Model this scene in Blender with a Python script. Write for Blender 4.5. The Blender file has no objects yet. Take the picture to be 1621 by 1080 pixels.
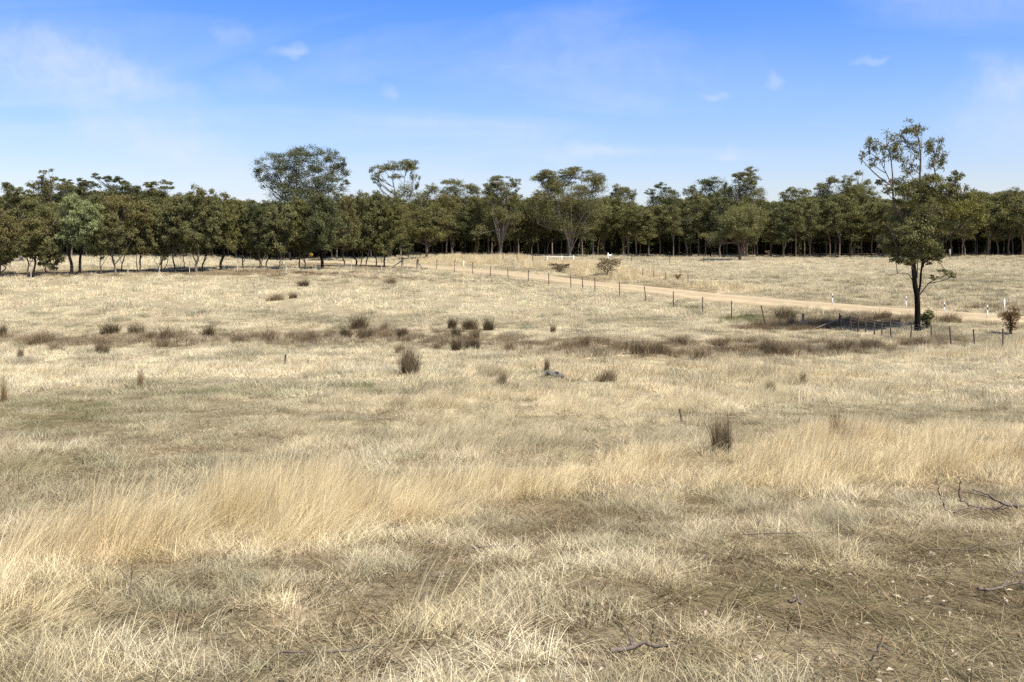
import bpy, math, random
import numpy as np
from mathutils import Vector, Matrix

R = math.radians
scene = bpy.context.scene
COL = scene.collection
random.seed(7)
rng = np.random.default_rng(7)

# ------------------------------------------------------------------ camera, sky, sun, exposure
F, CX, HY = 1404.0, 810.5, 395.0          # focal length, centre column and horizon row of the 1621 px wide photograph
EYE = 6.0                                  # eye height above the valley datum
cam = bpy.data.cameras.new('camera')
camo = bpy.data.objects.new('camera', cam)
COL.objects.link(camo)
cam.sensor_width = 36.0
cam.lens = 36.0 * F / 1621.0
cam.shift_y = -(540.0 - HY) / 1621.0
cam.clip_start = 0.1
cam.clip_end = 6000.0
camo.location = (0, 0, EYE)
camo.rotation_euler = (R(90), 0, 0)
scene.camera = camo

SUN_ELEV, SUN_AZ = R(60), math.atan2(0.78, -0.62)   # azimuth measured from +Y towards +X: behind the camera, to the right
world = bpy.data.worlds.new("World")
scene.world = world
world.use_nodes = True
nt = world.node_tree
for n in list(nt.nodes): nt.nodes.remove(n)


class NT:
    """tiny helper for building node trees"""
    def __init__(self, tree): self.t = tree
    def n(self, kind, **kw):
        nd = self.t.nodes.new(kind)
        for k, v in kw.items():
            if k.startswith('i_'):
                key = k[2:]
                key = int(key) if key.isdigit() else key.replace('_', ' ')
                nd.inputs[key].default_value = v
            else: setattr(nd, k, v)
        return nd
    def l(self, a, b): self.t.links.new(a, b)
    def math(self, op, a, b=None, c=None, clamp=False):
        nd = self.t.nodes.new('ShaderNodeMath'); nd.operation = op; nd.use_clamp = clamp
        for i, x in enumerate((a, b, c)):
            if x is None: continue
            if isinstance(x, (int, float)): nd.inputs[i].default_value = x
            else: self.t.links.new(x, nd.inputs[i])
        return nd.outputs[0]
    def mix(self, fac, a, b, blend='MIX'):
        nd = self.t.nodes.new('ShaderNodeMix'); nd.data_type = 'RGBA'; nd.blend_type = blend
        for i, x in ((0, fac), (6, a), (7, b)):
            if isinstance(x, (int, float)): nd.inputs[i].default_value = x
            elif isinstance(x, tuple): nd.inputs[i].default_value = (*x[:3], 1)
            else: self.t.links.new(x, nd.inputs[i])
        return nd.outputs[2]
    def ramp(self, fac, stops, interp='LINEAR'):
        nd = self.t.nodes.new('ShaderNodeValToRGB'); cr = nd.color_ramp; cr.interpolation = interp
        while len(cr.elements) < len(stops): cr.elements.new(0.5)
        for e, (p, c) in zip(cr.elements, stops):
            e.position = p; e.color = (*c, 1) if len(c) == 3 else c
        self.t.links.new(fac, nd.inputs[0])
        return nd.outputs[0]
    def noise(self, vec, scale, detail=4, rough=0.5, dist=0.0):
        nd = self.t.nodes.new('ShaderNodeTexNoise')
        nd.inputs['Scale'].default_value = scale; nd.inputs['Detail'].default_value = detail
        nd.inputs['Roughness'].default_value = rough; nd.inputs['Distortion'].default_value = dist
        if vec is not None: self.t.links.new(vec, nd.inputs['Vector'])
        return nd.outputs[0]


w = NT(nt)
sky = w.n('ShaderNodeTexSky', sky_type='NISHITA', sun_disc=False)
sky.sun_elevation = SUN_ELEV
sky.sun_rotation = SUN_AZ
sky.altitude = 200.0; sky.air_density = 1.0; sky.dust_density = 0.6; sky.ozone_density = 2.5
tc = w.n('ShaderNodeTexCoord')
sep = w.n('ShaderNodeSeparateXYZ'); w.l(tc.outputs['Generated'], sep.inputs[0])
zc = w.math('MAXIMUM', sep.outputs[2], 0.0)
# colour filter of the clear sky: deepens low down, then neutral and brighter overhead to add soft fill light
filt = w.ramp(zc, [(0.0, (1.00, 0.87, 0.98)), (0.07, (1.11, 1.01, 1.10)), (0.15, (0.94, 1.03, 1.28)), (0.27, (0.53, 0.88, 1.52)), (0.60, (1.16, 1.12, 1.12)), (1.0, (1.16, 1.12, 1.12))])
clear = w.mix(1.0, sky.outputs[0], filt, 'MULTIPLY')
# thin cirrus: noise on a flat high layer, stretched along its streaks
den = w.math('ADD', zc, 0.16)
px = w.math('DIVIDE', sep.outputs[0], den)
py = w.math('DIVIDE', sep.outputs[1], den)
cmb = w.n('ShaderNodeCombineXYZ'); w.l(px, cmb.inputs[0]); w.l(py, cmb.inputs[1])
mp = w.n('ShaderNodeMapping'); w.l(cmb.outputs[0], mp.inputs[0])
mp.inputs['Rotation'].default_value = (0, 0, R(62)); mp.inputs['Scale'].default_value = (0.55, 1.25, 1); mp.inputs['Location'].default_value = (3.1, 0.9, 0)
n1 = w.noise(mp.outputs[0], 1.15, 8, 0.52, 0.7)
n2 = w.noise(cmb.outputs[0], 0.55, 3, 0.5)
leftness = w.math('MULTIPLY_ADD', px, -0.055, 0.0)
sc_ = w.math('ADD', w.math('ADD', n1, w.math('MULTIPLY', n2, 0.5)), w.math('MINIMUM', w.math('MAXIMUM', leftness, -0.06), 0.12))
cl = w.math('MULTIPLY', w.math('MULTIPLY_ADD', sc_, 2.0, -1.44, clamp=True), 0.52)
# single wisps and puffs of the photograph, each at its own direction in the sky: (column, row, half width, half height, slope, strength)
yy = w.math('MAXIMUM', sep.outputs[1], 0.05)
uv = w.n('ShaderNodeCombineXYZ'); w.l(w.math('DIVIDE', sep.outputs[0], yy), uv.inputs[0]); w.l(w.math('DIVIDE', sep.outputs[2], yy), uv.inputs[1])
nw = w.n('ShaderNodeTexNoise'); nw.inputs['Scale'].default_value = 26.0; nw.inputs['Detail'].default_value = 5; w.l(uv.outputs[0], nw.inputs['Vector'])
nd_ = w.n('ShaderNodeVectorMath', operation='MULTIPLY_ADD'); w.l(nw.outputs['Color'], nd_.inputs[0]); nd_.inputs[1].default_value = (0.075, 0.046, 0); w.l(uv.outputs[0], nd_.inputs[2])
total = cl
for (qx, qy, hw_, hh_, sl_, st_) in ((40, 92, 240, 36, 12, .26), (220, 130, 150, 30, 22, .16), (210, 195, 220, 44, 24, .26), (60, 60, 110, 26, 8, .16), (455, 82, 34, 12, -4, .32), (375, 50, 26, 16, 20, .16), (410, 130, 60, 20, 10, .14), (940, 240, 70, 14, -3, .34), (1157, 243, 24, 8, 2, .30), (1222, 119, 18, 14, 10, .30), (1136, 153, 26, 8, -2, .22), (1376, 98, 22, 7, 4, .24), (1600, 122, 60, 34, 4, .34), (1600, 190, 110, 60, 0, .28), (615, 152, 14, 7, 0, .22), (840, 225, 120, 40, 0, .14), (1020, 120, 260, 60, 0, .10)):
    mq = w.n('ShaderNodeMapping', vector_type='TEXTURE'); w.l(nd_.outputs[0], mq.inputs[0])
    mq.inputs['Location'].default_value = ((qx - CX) / F + .037, (HY - qy) / F + .023, 0); mq.inputs['Rotation'].default_value = (0, 0, R(-sl_)); mq.inputs['Scale'].default_value = (hw_ / F * 1.5, hh_ / F * 1.5, 1)
    le = w.n('ShaderNodeVectorMath', operation='LENGTH'); w.l(mq.outputs[0], le.inputs[0])
    k_ = w.math('SUBTRACT', 1.0, le.outputs['Value'], clamp=True)
    k_ = w.math('MULTIPLY', w.math('MULTIPLY', k_, k_), w.math('MULTIPLY_ADD', k_, -2.0, 3.0))
    total = w.math('ADD', total, w.math('MULTIPLY', k_, st_))
nf = w.noise(uv.outputs[0], 34.0, 6, 0.62, 0.6)
cloud = w.math('MINIMUM', w.math('MULTIPLY', total, w.math('MULTIPLY_ADD', nf, 1.5, 0.25)), 0.85)
col = w.mix(cloud, clear, (5.6, 6.0, 6.9))
bg = w.n('ShaderNodeBackground'); w.l(col, bg.inputs[0]); bg.inputs[1].default_value = 0.075
out = w.n('ShaderNodeOutputWorld'); w.l(bg.outputs[0], out.inputs[0])

sun = bpy.data.lights.new('sun', 'SUN')
sun.energy = 4.9; sun.angle = R(0.9); sun.color = (1.0, 0.935, 0.815)
suno = bpy.data.objects.new('sun', sun); COL.objects.link(suno)
sdir = Vector((math.sin(SUN_AZ) * math.cos(SUN_ELEV), math.cos(SUN_AZ) * math.cos(SUN_ELEV), math.sin(SUN_ELEV)))
suno.rotation_euler = sdir.to_track_quat('Z', 'Y').to_euler()
suno.location = sdir * 300

scene.view_settings.view_transform = 'Standard'
scene.view_settings.look = 'None'
scene.view_settings.exposure = 0.95
scene.view_settings.gamma = 1.0
scene.view_settings.use_curve_mapping = False
scene.render.engine = 'CYCLES'
cy = scene.cycles
cy.max_bounces = 6; cy.diffuse_bounces = 3; cy.glossy_bounces = 2; cy.transmission_bounces = 3; cy.transparent_max_bounces = 4
cy.use_denoising = False
cy.caustics_reflective = False; cy.caustics_refractive = False

# ------------------------------------------------------------------ numeric helpers
def hash2(ix, iy, seed):
    h = (ix.astype(np.int64) * 374761393 + iy.astype(np.int64) * 668265263 + seed * 1442695041) & 0xFFFFFFFF
    h = ((h ^ (h >> 13)) * 1274126177) & 0xFFFFFFFF
    return ((h ^ (h >> 16)) & 0xFFFFFF) / float(0xFFFFFF)

def vnoise(x, y, seed=0):
    x = np.asarray(x, float); y = np.asarray(y, float)
    ix, iy = np.floor(x), np.floor(y); fx, fy = x - ix, y - iy
    fx = fx * fx * (3 - 2 * fx); fy = fy * fy * (3 - 2 * fy)
    ix = ix.astype(np.int64); iy = iy.astype(np.int64)
    a, b = hash2(ix, iy, seed), hash2(ix + 1, iy, seed)
    c, d = hash2(ix, iy + 1, seed), hash2(ix + 1, iy + 1, seed)
    return (a + (b - a) * fx) * (1 - fy) + (c + (d - c) * fx) * fy

def fbm(x, y, seed=0, octs=4):
    s, amp, tot = 0.0, 1.0, 0.0
    for o in range(octs):
        s = s + amp * vnoise(np.asarray(x) * 2 ** o + 17.3 * o, np.asarray(y) * 2 ** o - 9.1 * o, seed + o)
        tot += amp; amp *= 0.5
    return s / tot

def sstep(a, b, x):
    t = np.clip((x - a) / (b - a), 0, 1)
    return t * t * (3 - 2 * t)

# ------------------------------------------------------------------ terrain: heights surveyed from the photograph
# road stations: (column, far-edge row, near-edge row, distance along the view axis)
ROAD = [(430, 411.5, 414.5, 160), (500, 413, 416, 150), (560, 415, 418.5, 141), (618, 417.5, 421.5, 132), (689, 421, 427, 122), (777, 427.5, 434.5, 113),
        (866, 436.5, 445, 105), (955, 447.5, 456, 97), (1041, 455, 467, 90), (1152, 466, 480, 83), (1260, 476, 488.5, 77),
        (1394, 486, 499.5, 71), (1483, 492, 505, 67.5), (1572, 498, 511, 64.5), (1680, 505, 518, 61.5)]
def pix(px_, py_, d): return ((px_ - CX) / F * d, d, EYE - (py_ - HY) / F * d)

road_mid = [np.array(pix(a, (b + c) / 2, d)) for a, b, c, d in ROAD]
road_far, road_near = [], []
for i, (a, b, c, d) in enumerate(ROAD):
    p0, p1 = road_mid[max(0, i - 1)], road_mid[min(len(ROAD) - 1, i + 1)]
    t = (p1 - p0)[:2]; t /= np.linalg.norm(t)
    nrm = np.array([-t[1], t[0]]);  nrm = nrm if nrm[1] > 0 else -nrm
    ray = np.array([(a - CX) / F, 1.0]); k = 3.4 / max(0.3, ray @ nrm)
    road_far.append(np.array(pix(a, b, d + k))); road_near.append(np.array(pix(a, c, d - k)))

ctrl = []
PROFILE = [(1080, 3.4), (1010, 4.0), (950, 4.6), (880, 6.0), (820, 8.0), (760, 11.5), (720, 14.5), (680, 18.5), (640, 24), (600, 31), (570, 39), (545, 48), (525, 58)]
for y, d in PROFILE:
    for x in (-250, 400, 1000, 1850): ctrl.append(pix(x, y, d))
for x, y, d in [(0, 505, 66), (300, 505, 66), (600, 505, 67), (900, 507, 67), (1100, 512, 65),
                (0, 480, 75), (300, 478, 76), (600, 478, 77), (850, 482, 77), (1000, 490, 74),
                (-300, 462, 79), (0, 456, 82), (300, 452, 86), (600, 450, 92), (780, 458, 90),
                (-300, 447, 86), (0, 439, 90), (160, 434, 94), (330, 429.5, 98), (500, 426, 106), (620, 424, 114),
                (-300, 430, 108), (0, 424, 112), (160, 420, 120), (330, 417, 128),
                (-300, 412, 150), (0, 409, 152), (160, 407, 158), (330, 406.5, 165), (-300, 404, 185), (0, 402, 190), (330, 402, 200), (600, 403, 200),
                (690, 410, 150), (800, 414, 140), (900, 420, 130), (960, 428, 121),
                (700, 404.5, 175), (800, 404.5, 178), (950, 406, 178), (1100, 407, 178), (1250, 408, 178), (1450, 407, 182), (1621, 404, 190), (1900, 402, 200),
                (1050, 420, 140), (1050, 440, 108), (1200, 425, 136), (1200, 450, 100), (1350, 430, 130), (1350, 460, 93), (1500, 430, 130), (1500, 465, 90),
                (1621, 425, 140), (1621, 460, 94), (1621, 485, 78), (1850, 425, 140), (1850, 470, 90),
                (1271, 516, 64), (1213, 512, 66.5), (1100, 497, 74), (1452, 528, 58.5), (1587, 540, 54), (1850, 545, 50)]:
    ctrl.append(pix(x, y, d))
ctrl += [tuple(p) for p in road_far] + [tuple(p) for p in road_near]
ctrl = np.array(ctrl)

def uvp(X, Y):
    Yc = np.clip(Y, 3.2, 205.0)
    u = np.clip(np.asarray(X) / (np.maximum(Yc, 3.2) + 8.0), -0.68, 0.68)
    return u * 2.2, np.log(Yc + 8.0)

def tps_k(r2): return np.where(r2 > 1e-12, 0.5 * r2 * np.log(np.maximum(r2, 1e-12)), 0.0)
CU, CV = uvp(ctrl[:, 0], ctrl[:, 1])
nC = len(ctrl)
Kmat = tps_k((CU[:, None] - CU[None]) ** 2 + (CV[:, None] - CV[None]) ** 2) + np.eye(nC) * 2e-4
Pm = np.stack([np.ones(nC), CU, CV], 1)
A = np.block([[Kmat, Pm], [Pm.T, np.zeros((3, 3))]])
SOL = np.linalg.solve(A, np.concatenate([ctrl[:, 2], np.zeros(3)]))

def ground(X, Y, rough=True):
    X = np.atleast_1d(np.asarray(X, float)); Y = np.atleast_1d(np.asarray(Y, float))
    u, v = uvp(X, Y)
    z = np.empty(len(X))
    for s in range(0, len(X), 20000):
        e = slice(s, s + 20000)
        r2 = (u[e, None] - CU[None]) ** 2 + (v[e, None] - CV[None]) ** 2
        z[e] = tps_k(r2) @ SOL[:nC] + SOL[nC] + SOL[nC + 1] * u[e] + SOL[nC + 2] * v[e]
    if rough:
        z = z + (fbm(X / 2.3, Y / 2.3, 3, 3) - 0.5) * 0.10 * sstep(2, 12, Y) + (fbm(X / 0.5, Y / 0.5, 5, 2) - 0.5) * 0.03
    return z

def gz(x, y): return float(ground([x], [y])[0])

_DS = np.exp(np.linspace(math.log(2.2), math.log(260), 1400))
_cache = {}
def hit(px_, py_):
    """point of the ground seen at a pixel of the photograph (first hit from the camera)"""
    k = (round(px_, 1), round(py_, 1))
    if k not in _cache:
        X = (px_ - CX) / F * _DS
        z = ground(X, _DS, False)
        row = HY + F * (EYE - z) / _DS
        i = int(np.argmax(row <= py_)) if np.any(row <= py_) else len(_DS) - 1
        _cache[k] = (float(X[i]), float(_DS[i]), float(z[i]))
    return _cache[k]

road_xy = np.array([p[:2] for p in road_mid])
def road_dist(X, Y):
    best = np.full(len(X), 1e9); side = np.zeros(len(X))
    for a, b in zip(road_xy[:-1], road_xy[1:]):
        ab = b - a; L2 = ab @ ab
        t = np.clip(((X - a[0]) * ab[0] + (Y - a[1]) * ab[1]) / L2, 0, 1)
        qx, qy = X - (a[0] + t * ab[0]), Y - (a[1] + t * ab[1])
        d = np.hypot(qx, qy); s = ab[0] * qy - ab[1] * qx
        m = d < best; best[m] = d[m]; side[m] = s[m]
    return best, side       # side > 0: beyond the road

# ------------------------------------------------------------------ object helpers
def tag(o, label=None, cat=None, group=None, kind=None):
    if label: o['label'] = label
    if cat: o['category'] = cat
    if group: o['group'] = group
    if kind: o['kind'] = kind
    return o

def thing(name, loc, label, cat, group=None, rz=0.0):
    o = bpy.data.objects.new(name, None); COL.objects.link(o)
    o.location = loc; o.rotation_euler = (0, 0, rz); o.empty_display_size = 0.3
    return tag(o, label, cat, group)

def add(name, mesh, parent=None, loc=None):
    o = bpy.data.objects.new(name, mesh); COL.objects.link(o)
    if parent is not None: o.parent = parent
    if loc is not None: o.location = loc
    return o

def np_mesh(name, V, faces, mats, attrs=None, smooth=False, matidx=None):
    """faces: list of int arrays (n,3) or (n,4)"""
    me = bpy.data.meshes.new(name)
    V = np.asarray(V, np.float32)
    faces = [np.asarray(f, np.int32) for f in faces if len(f)]
    me.vertices.add(len(V)); me.vertices.foreach_set('co', V.ravel())
    loops = np.concatenate([f.ravel() for f in faces])
    tot = np.concatenate([np.full(len(f), f.shape[1], np.int32) for f in faces])
    start = np.concatenate([[0], np.cumsum(tot)[:-1]]).astype(np.int32)
    me.loops.add(len(loops)); me.loops.foreach_set('vertex_index', loops)
    me.polygons.add(len(tot)); me.polygons.foreach_set('loop_start', start); me.polygons.foreach_set('loop_total', tot)
    if smooth: me.polygons.foreach_set('use_smooth', np.ones(len(tot), bool))
    for k, arr in (attrs or {}).items():
        arr = np.asarray(arr, np.float32)
        if arr.ndim == 1:
            a = me.attributes.new(k, 'FLOAT', 'POINT'); a.data.foreach_set('value', arr)
        else:
            a = me.attributes.new(k, 'FLOAT_VECTOR', 'POINT'); a.data.foreach_set('vector', arr.ravel())
    for m in (mats if isinstance(mats, (list, tuple)) else [mats]): me.materials.append(m)
    if matidx is not None: me.polygons.foreach_set('material_index', np.asarray(matidx, np.int32))
    me.update(calc_edges=True); me.validate()
    return me

class MB:
    """collects tubes, boxes and leaves into one mesh"""
    def __init__(self): self.v, self.q, self.t, self.c, self.n = [], [], [], [], 0
    def tube(self, pts, rad, sides=6, col=(0.2, 0.17, 0.14), cap=True, jit=0.0):
        pts = np.asarray(pts, float); m = len(pts); rad = np.broadcast_to(np.asarray(rad, float), (m,))
        tan = np.gradient(pts, axis=0); tan /= np.linalg.norm(tan, axis=1)[:, None] + 1e-9
        ref = np.array([1.0, 0.13, 0.07]) if abs(tan[0, 0]) < 0.8 else np.array([0.05, 0.1, 1.0])
        u = np.cross(tan, ref); u /= np.linalg.norm(u, axis=1)[:, None] + 1e-9
        vv = np.cross(tan, u)
        an = np.arange(sides) / sides * 2 * math.pi
        rr = rad[:, None] * (1 + (rng.random((m, sides)) - 0.5) * jit)
        ring = pts[:, None] + rr[..., None] * (np.cos(an)[None, :, None] * u[:, None] + np.sin(an)[None, :, None] * vv[:, None])
        base = self.n
        self.v.append(ring.reshape(-1, 3)); self.c.append(np.tile(np.asarray(col, float), (m * sides, 1)) if np.ndim(col) == 1 else np.repeat(np.asarray(col, float), sides, 0))
        i = np.arange(m - 1)[:, None] * sides; j = np.arange(sides)[None]; k = (j + 1) % sides
        self.q.append((np.stack([i + j, i + k, i + sides + k, i + sides + j], -1).reshape(-1, 4) + base))
        self.n += m * sides
        if cap:
            for e, o in ((0, base), (m - 1, base + (m - 1) * sides)):
                self.v.append(pts[e:e + 1]); self.c.append(self.c[-1][:1] if False else np.asarray(col if np.ndim(col) == 1 else col[e], float)[None])
                jj = np.arange(sides); kk = (jj + 1) % sides
                self.t.append(np.stack([np.full(sides, self.n), o + (kk if e else jj), o + (jj if e else kk)][::1], -1)); self.n += 1
        return self
    def box(self, lo, hi, col=(0.8, 0.8, 0.8), M=None):
        lo, hi = np.asarray(lo, float), np.asarray(hi, float)
        c = np.array([[x, y, z] for x in (0, 1) for y in (0, 1) for z in (0, 1)], float)
        v = lo + c * (hi - lo)
        if M is not None: v = v @ np.array(M.to_3x3()).T + np.array(M.translation)
        self.v.append(v); self.c.append(np.tile(np.asarray(col, float), (8, 1)))
        self.q.append(np.array([[0, 1, 3, 2], [4, 6, 7, 5], [0, 4, 5, 1], [2, 3, 7, 6], [0, 2, 6, 4], [1, 5, 7, 3]]) + self.n); self.n += 8
        return self
    def leaves(self, cen, L, W, cols, droop=0.5):
        n = len(cen)
        if n == 0: return self
        a = rng.random(n) * 2 * math.pi
        d = np.stack([np.cos(a), np.sin(a), rng.normal(-droop, 0.55, n)], 1); d /= np.linalg.norm(d, axis=1)[:, None]
        r = rng.normal(size=(n, 3)); s = np.cross(d, r); s /= np.linalg.norm(s, axis=1)[:, None] + 1e-9
        Lr = (L * (0.65 + 0.7 * rng.random(n)))[:, None]; Wr = (W * (0.65 + 0.7 * rng.random(n)))[:, None]
        v = np.stack([cen - d * Lr * 0.5, cen + s * Wr * 0.5 - d * Lr * .05, cen + d * Lr * 0.5, cen - s * Wr * 0.5 - d * Lr * .05], 1)
        self.v.append(v.reshape(-1, 3)); self.c.append(np.repeat(np.asarray(cols, float), 4, 0))
        self.q.append(np.arange(4 * n).reshape(-1, 4) + self.n); self.n += 4 * n
        return self
    def mesh(self, name, mat, smooth=False):
        fs = []
        if self.q: fs.append(np.concatenate(self.q))
        if self.t: fs.append(np.concatenate(self.t))
        return np_mesh(name, np.concatenate(self.v), fs, mat, {'col': np.concatenate(self.c)}, smooth)

# ------------------------------------------------------------------ materials
def new_mat(name):
    m = bpy.data.materials.new(name); m.use_nodes = True
    t = m.node_tree
    for n in list(t.nodes): t.nodes.remove(n)
    return m, NT(t)

def out_surface(h, sh):
    o = h.n('ShaderNodeOutputMaterial'); h.l(sh, o.inputs['Surface'])
    return o

def leaf_material():
    m, h = new_mat('gum_leaves')
    a = h.n('ShaderNodeAttribute', attribute_name='col', attribute_type='GEOMETRY')
    d = h.n('ShaderNodeBsdfPrincipled'); h.l(a.outputs['Vector'], d.inputs['Base Color'])
    d.inputs['Roughness'].default_value = 0.55; d.inputs['Specular IOR Level'].default_value = 0.2
    tr = h.n('ShaderNodeBsdfTranslucent'); h.l(h.mix(1.0, a.outputs['Vector'], (1.15, 1.25, 0.55), 'MULTIPLY'), tr.inputs['Color'])
    mx = h.n('ShaderNodeMixShader'); mx.inputs[0].default_value = 0.30
    h.l(d.outputs[0], mx.inputs[1]); h.l(tr.outputs[0], mx.inputs[2]); out_surface(h, mx.outputs[0])
    return m

def bark_material():
    m, h = new_mat('bark')
    a = h.n('ShaderNodeAttribute', attribute_name='col', attribute_type='GEOMETRY')
    tcn = h.n('ShaderNodeTexCoord')
    mpn = h.n('ShaderNodeMapping'); h.l(tcn.outputs['Object'], mpn.inputs[0]); mpn.inputs['Scale'].default_value = (9, 9, 1.3)
    nz = h.noise(mpn.outputs[0], 1.6, 5, 0.6)
    c = h.mix(1.0, a.outputs['Vector'], h.ramp(nz, [(0.3, (0.45, 0.43, 0.42)), (0.7, (1.35, 1.3, 1.22))]), 'MULTIPLY')
    d = h.n('ShaderNodeBsdfPrincipled'); h.l(c, d.inputs['Base Color']); d.inputs['Roughness'].default_value = 0.95; d.inputs['Specular IOR Level'].default_value = 0.12
    b = h.n('ShaderNodeBump', i_Strength=0.7, i_Distance=0.03); h.l(nz, b.inputs['Height']); h.l(b.outputs[0], d.inputs['Normal'])
    out_surface(h, d.outputs[0])
    return m

def grass_material(name, inst=True):
    m, h = new_mat(name)
    t = h.n('ShaderNodeAttribute', attribute_name='tint', attribute_type='GEOMETRY')
    if inst:
        a = h.n('ShaderNodeAttribute', attribute_name='icol', attribute_type='INSTANCER').outputs['Vector']
    else:
        a = h.n('ShaderNodeAttribute', attribute_name='col', attribute_type='GEOMETRY').outputs['Vector']
    k = h.ramp(t.outputs['Fac'], [(0.0, (0.50, 0.47, 0.44)), (0.5, (0.98, 0.97, 0.96)), (1.0, (1.34, 1.34, 1.34))])
    c = h.mix(1.0, a, k, 'MULTIPLY')
    d = h.n('ShaderNodeBsdfDiffuse'); h.l(c, d.inputs[0])
    tr = h.n('ShaderNodeBsdfTranslucent'); h.l(c, tr.inputs[0])
    mx = h.n('ShaderNodeMixShader'); mx.inputs[0].default_value = 0.24
    h.l(d.outputs[0], mx.inputs[1]); h.l(tr.outputs[0], mx.inputs[2]); out_surface(h, mx.outputs[0])
    return m

def plain_material(name, c0, c1, scale=(8, 8, 2), rough=0.85, bump=0.3):
    m, h = new_mat(name)
    tcn = h.n('ShaderNodeTexCoord'); mpn = h.n('ShaderNodeMapping'); h.l(tcn.outputs['Object'], mpn.inputs[0]); mpn.inputs['Scale'].default_value = scale
    nz = h.noise(mpn.outputs[0], 2.0, 5, 0.6)
    d = h.n('ShaderNodeBsdfPrincipled'); h.l(h.ramp(nz, [(0.3, c0), (0.7, c1)]), d.inputs['Base Color']); d.inputs['Roughness'].default_value = rough
    b = h.n('ShaderNodeBump', i_Strength=bump, i_Distance=0.01); h.l(nz, b.inputs['Height']); h.l(b.outputs[0], d.inputs['Normal'])
    out_surface(h, d.outputs[0])
    return m

M_LEAF, M_BARK = leaf_material(), bark_material()
M_GRASS, M_RUSH = grass_material('dry_grass'), grass_material('rush_stems', False)
M_POST = plain_material('rusty_steel', (0.022, 0.014, 0.011), (0.060, 0.036, 0.026))
M_WOOD = plain_material('weathered_timber', (0.10, 0.085, 0.07), (0.30, 0.265, 0.22))
M_WHITE = plain_material('white_paint', (0.70, 0.69, 0.66), (0.84, 0.83, 0.80), rough=0.6, bump=0.05)
M_WIRE = plain_material('galvanised_wire', (0.28, 0.27, 0.25), (0.38, 0.37, 0.35), rough=0.5, bump=0.0)
M_PALE = plain_material('pale_fence_steel', (0.42, 0.39, 0.33), (0.55, 0.52, 0.45))
M_RED = plain_material('dark_reflector', (0.05, 0.012, 0.012), (0.10, 0.02, 0.018), rough=0.35, bump=0.0)
M_YELLOW = plain_material('yellow_paint', (0.62, 0.40, 0.05), (0.72, 0.47, 0.07), rough=0.6, bump=0.05)
M_STICK = plain_material('dead_wood', (0.055, 0.042, 0.034), (0.16, 0.125, 0.10), scale=(20, 20, 20))
M_GREYWOOD = plain_material('grey_dead_wood', (0.055, 0.05, 0.044), (0.17, 0.155, 0.135), scale=(10, 10, 10))
M_BARKCHIP = plain_material('bark_chips', (0.16, 0.12, 0.08), (0.48, 0.41, 0.31), scale=(30, 30, 30))

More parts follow.
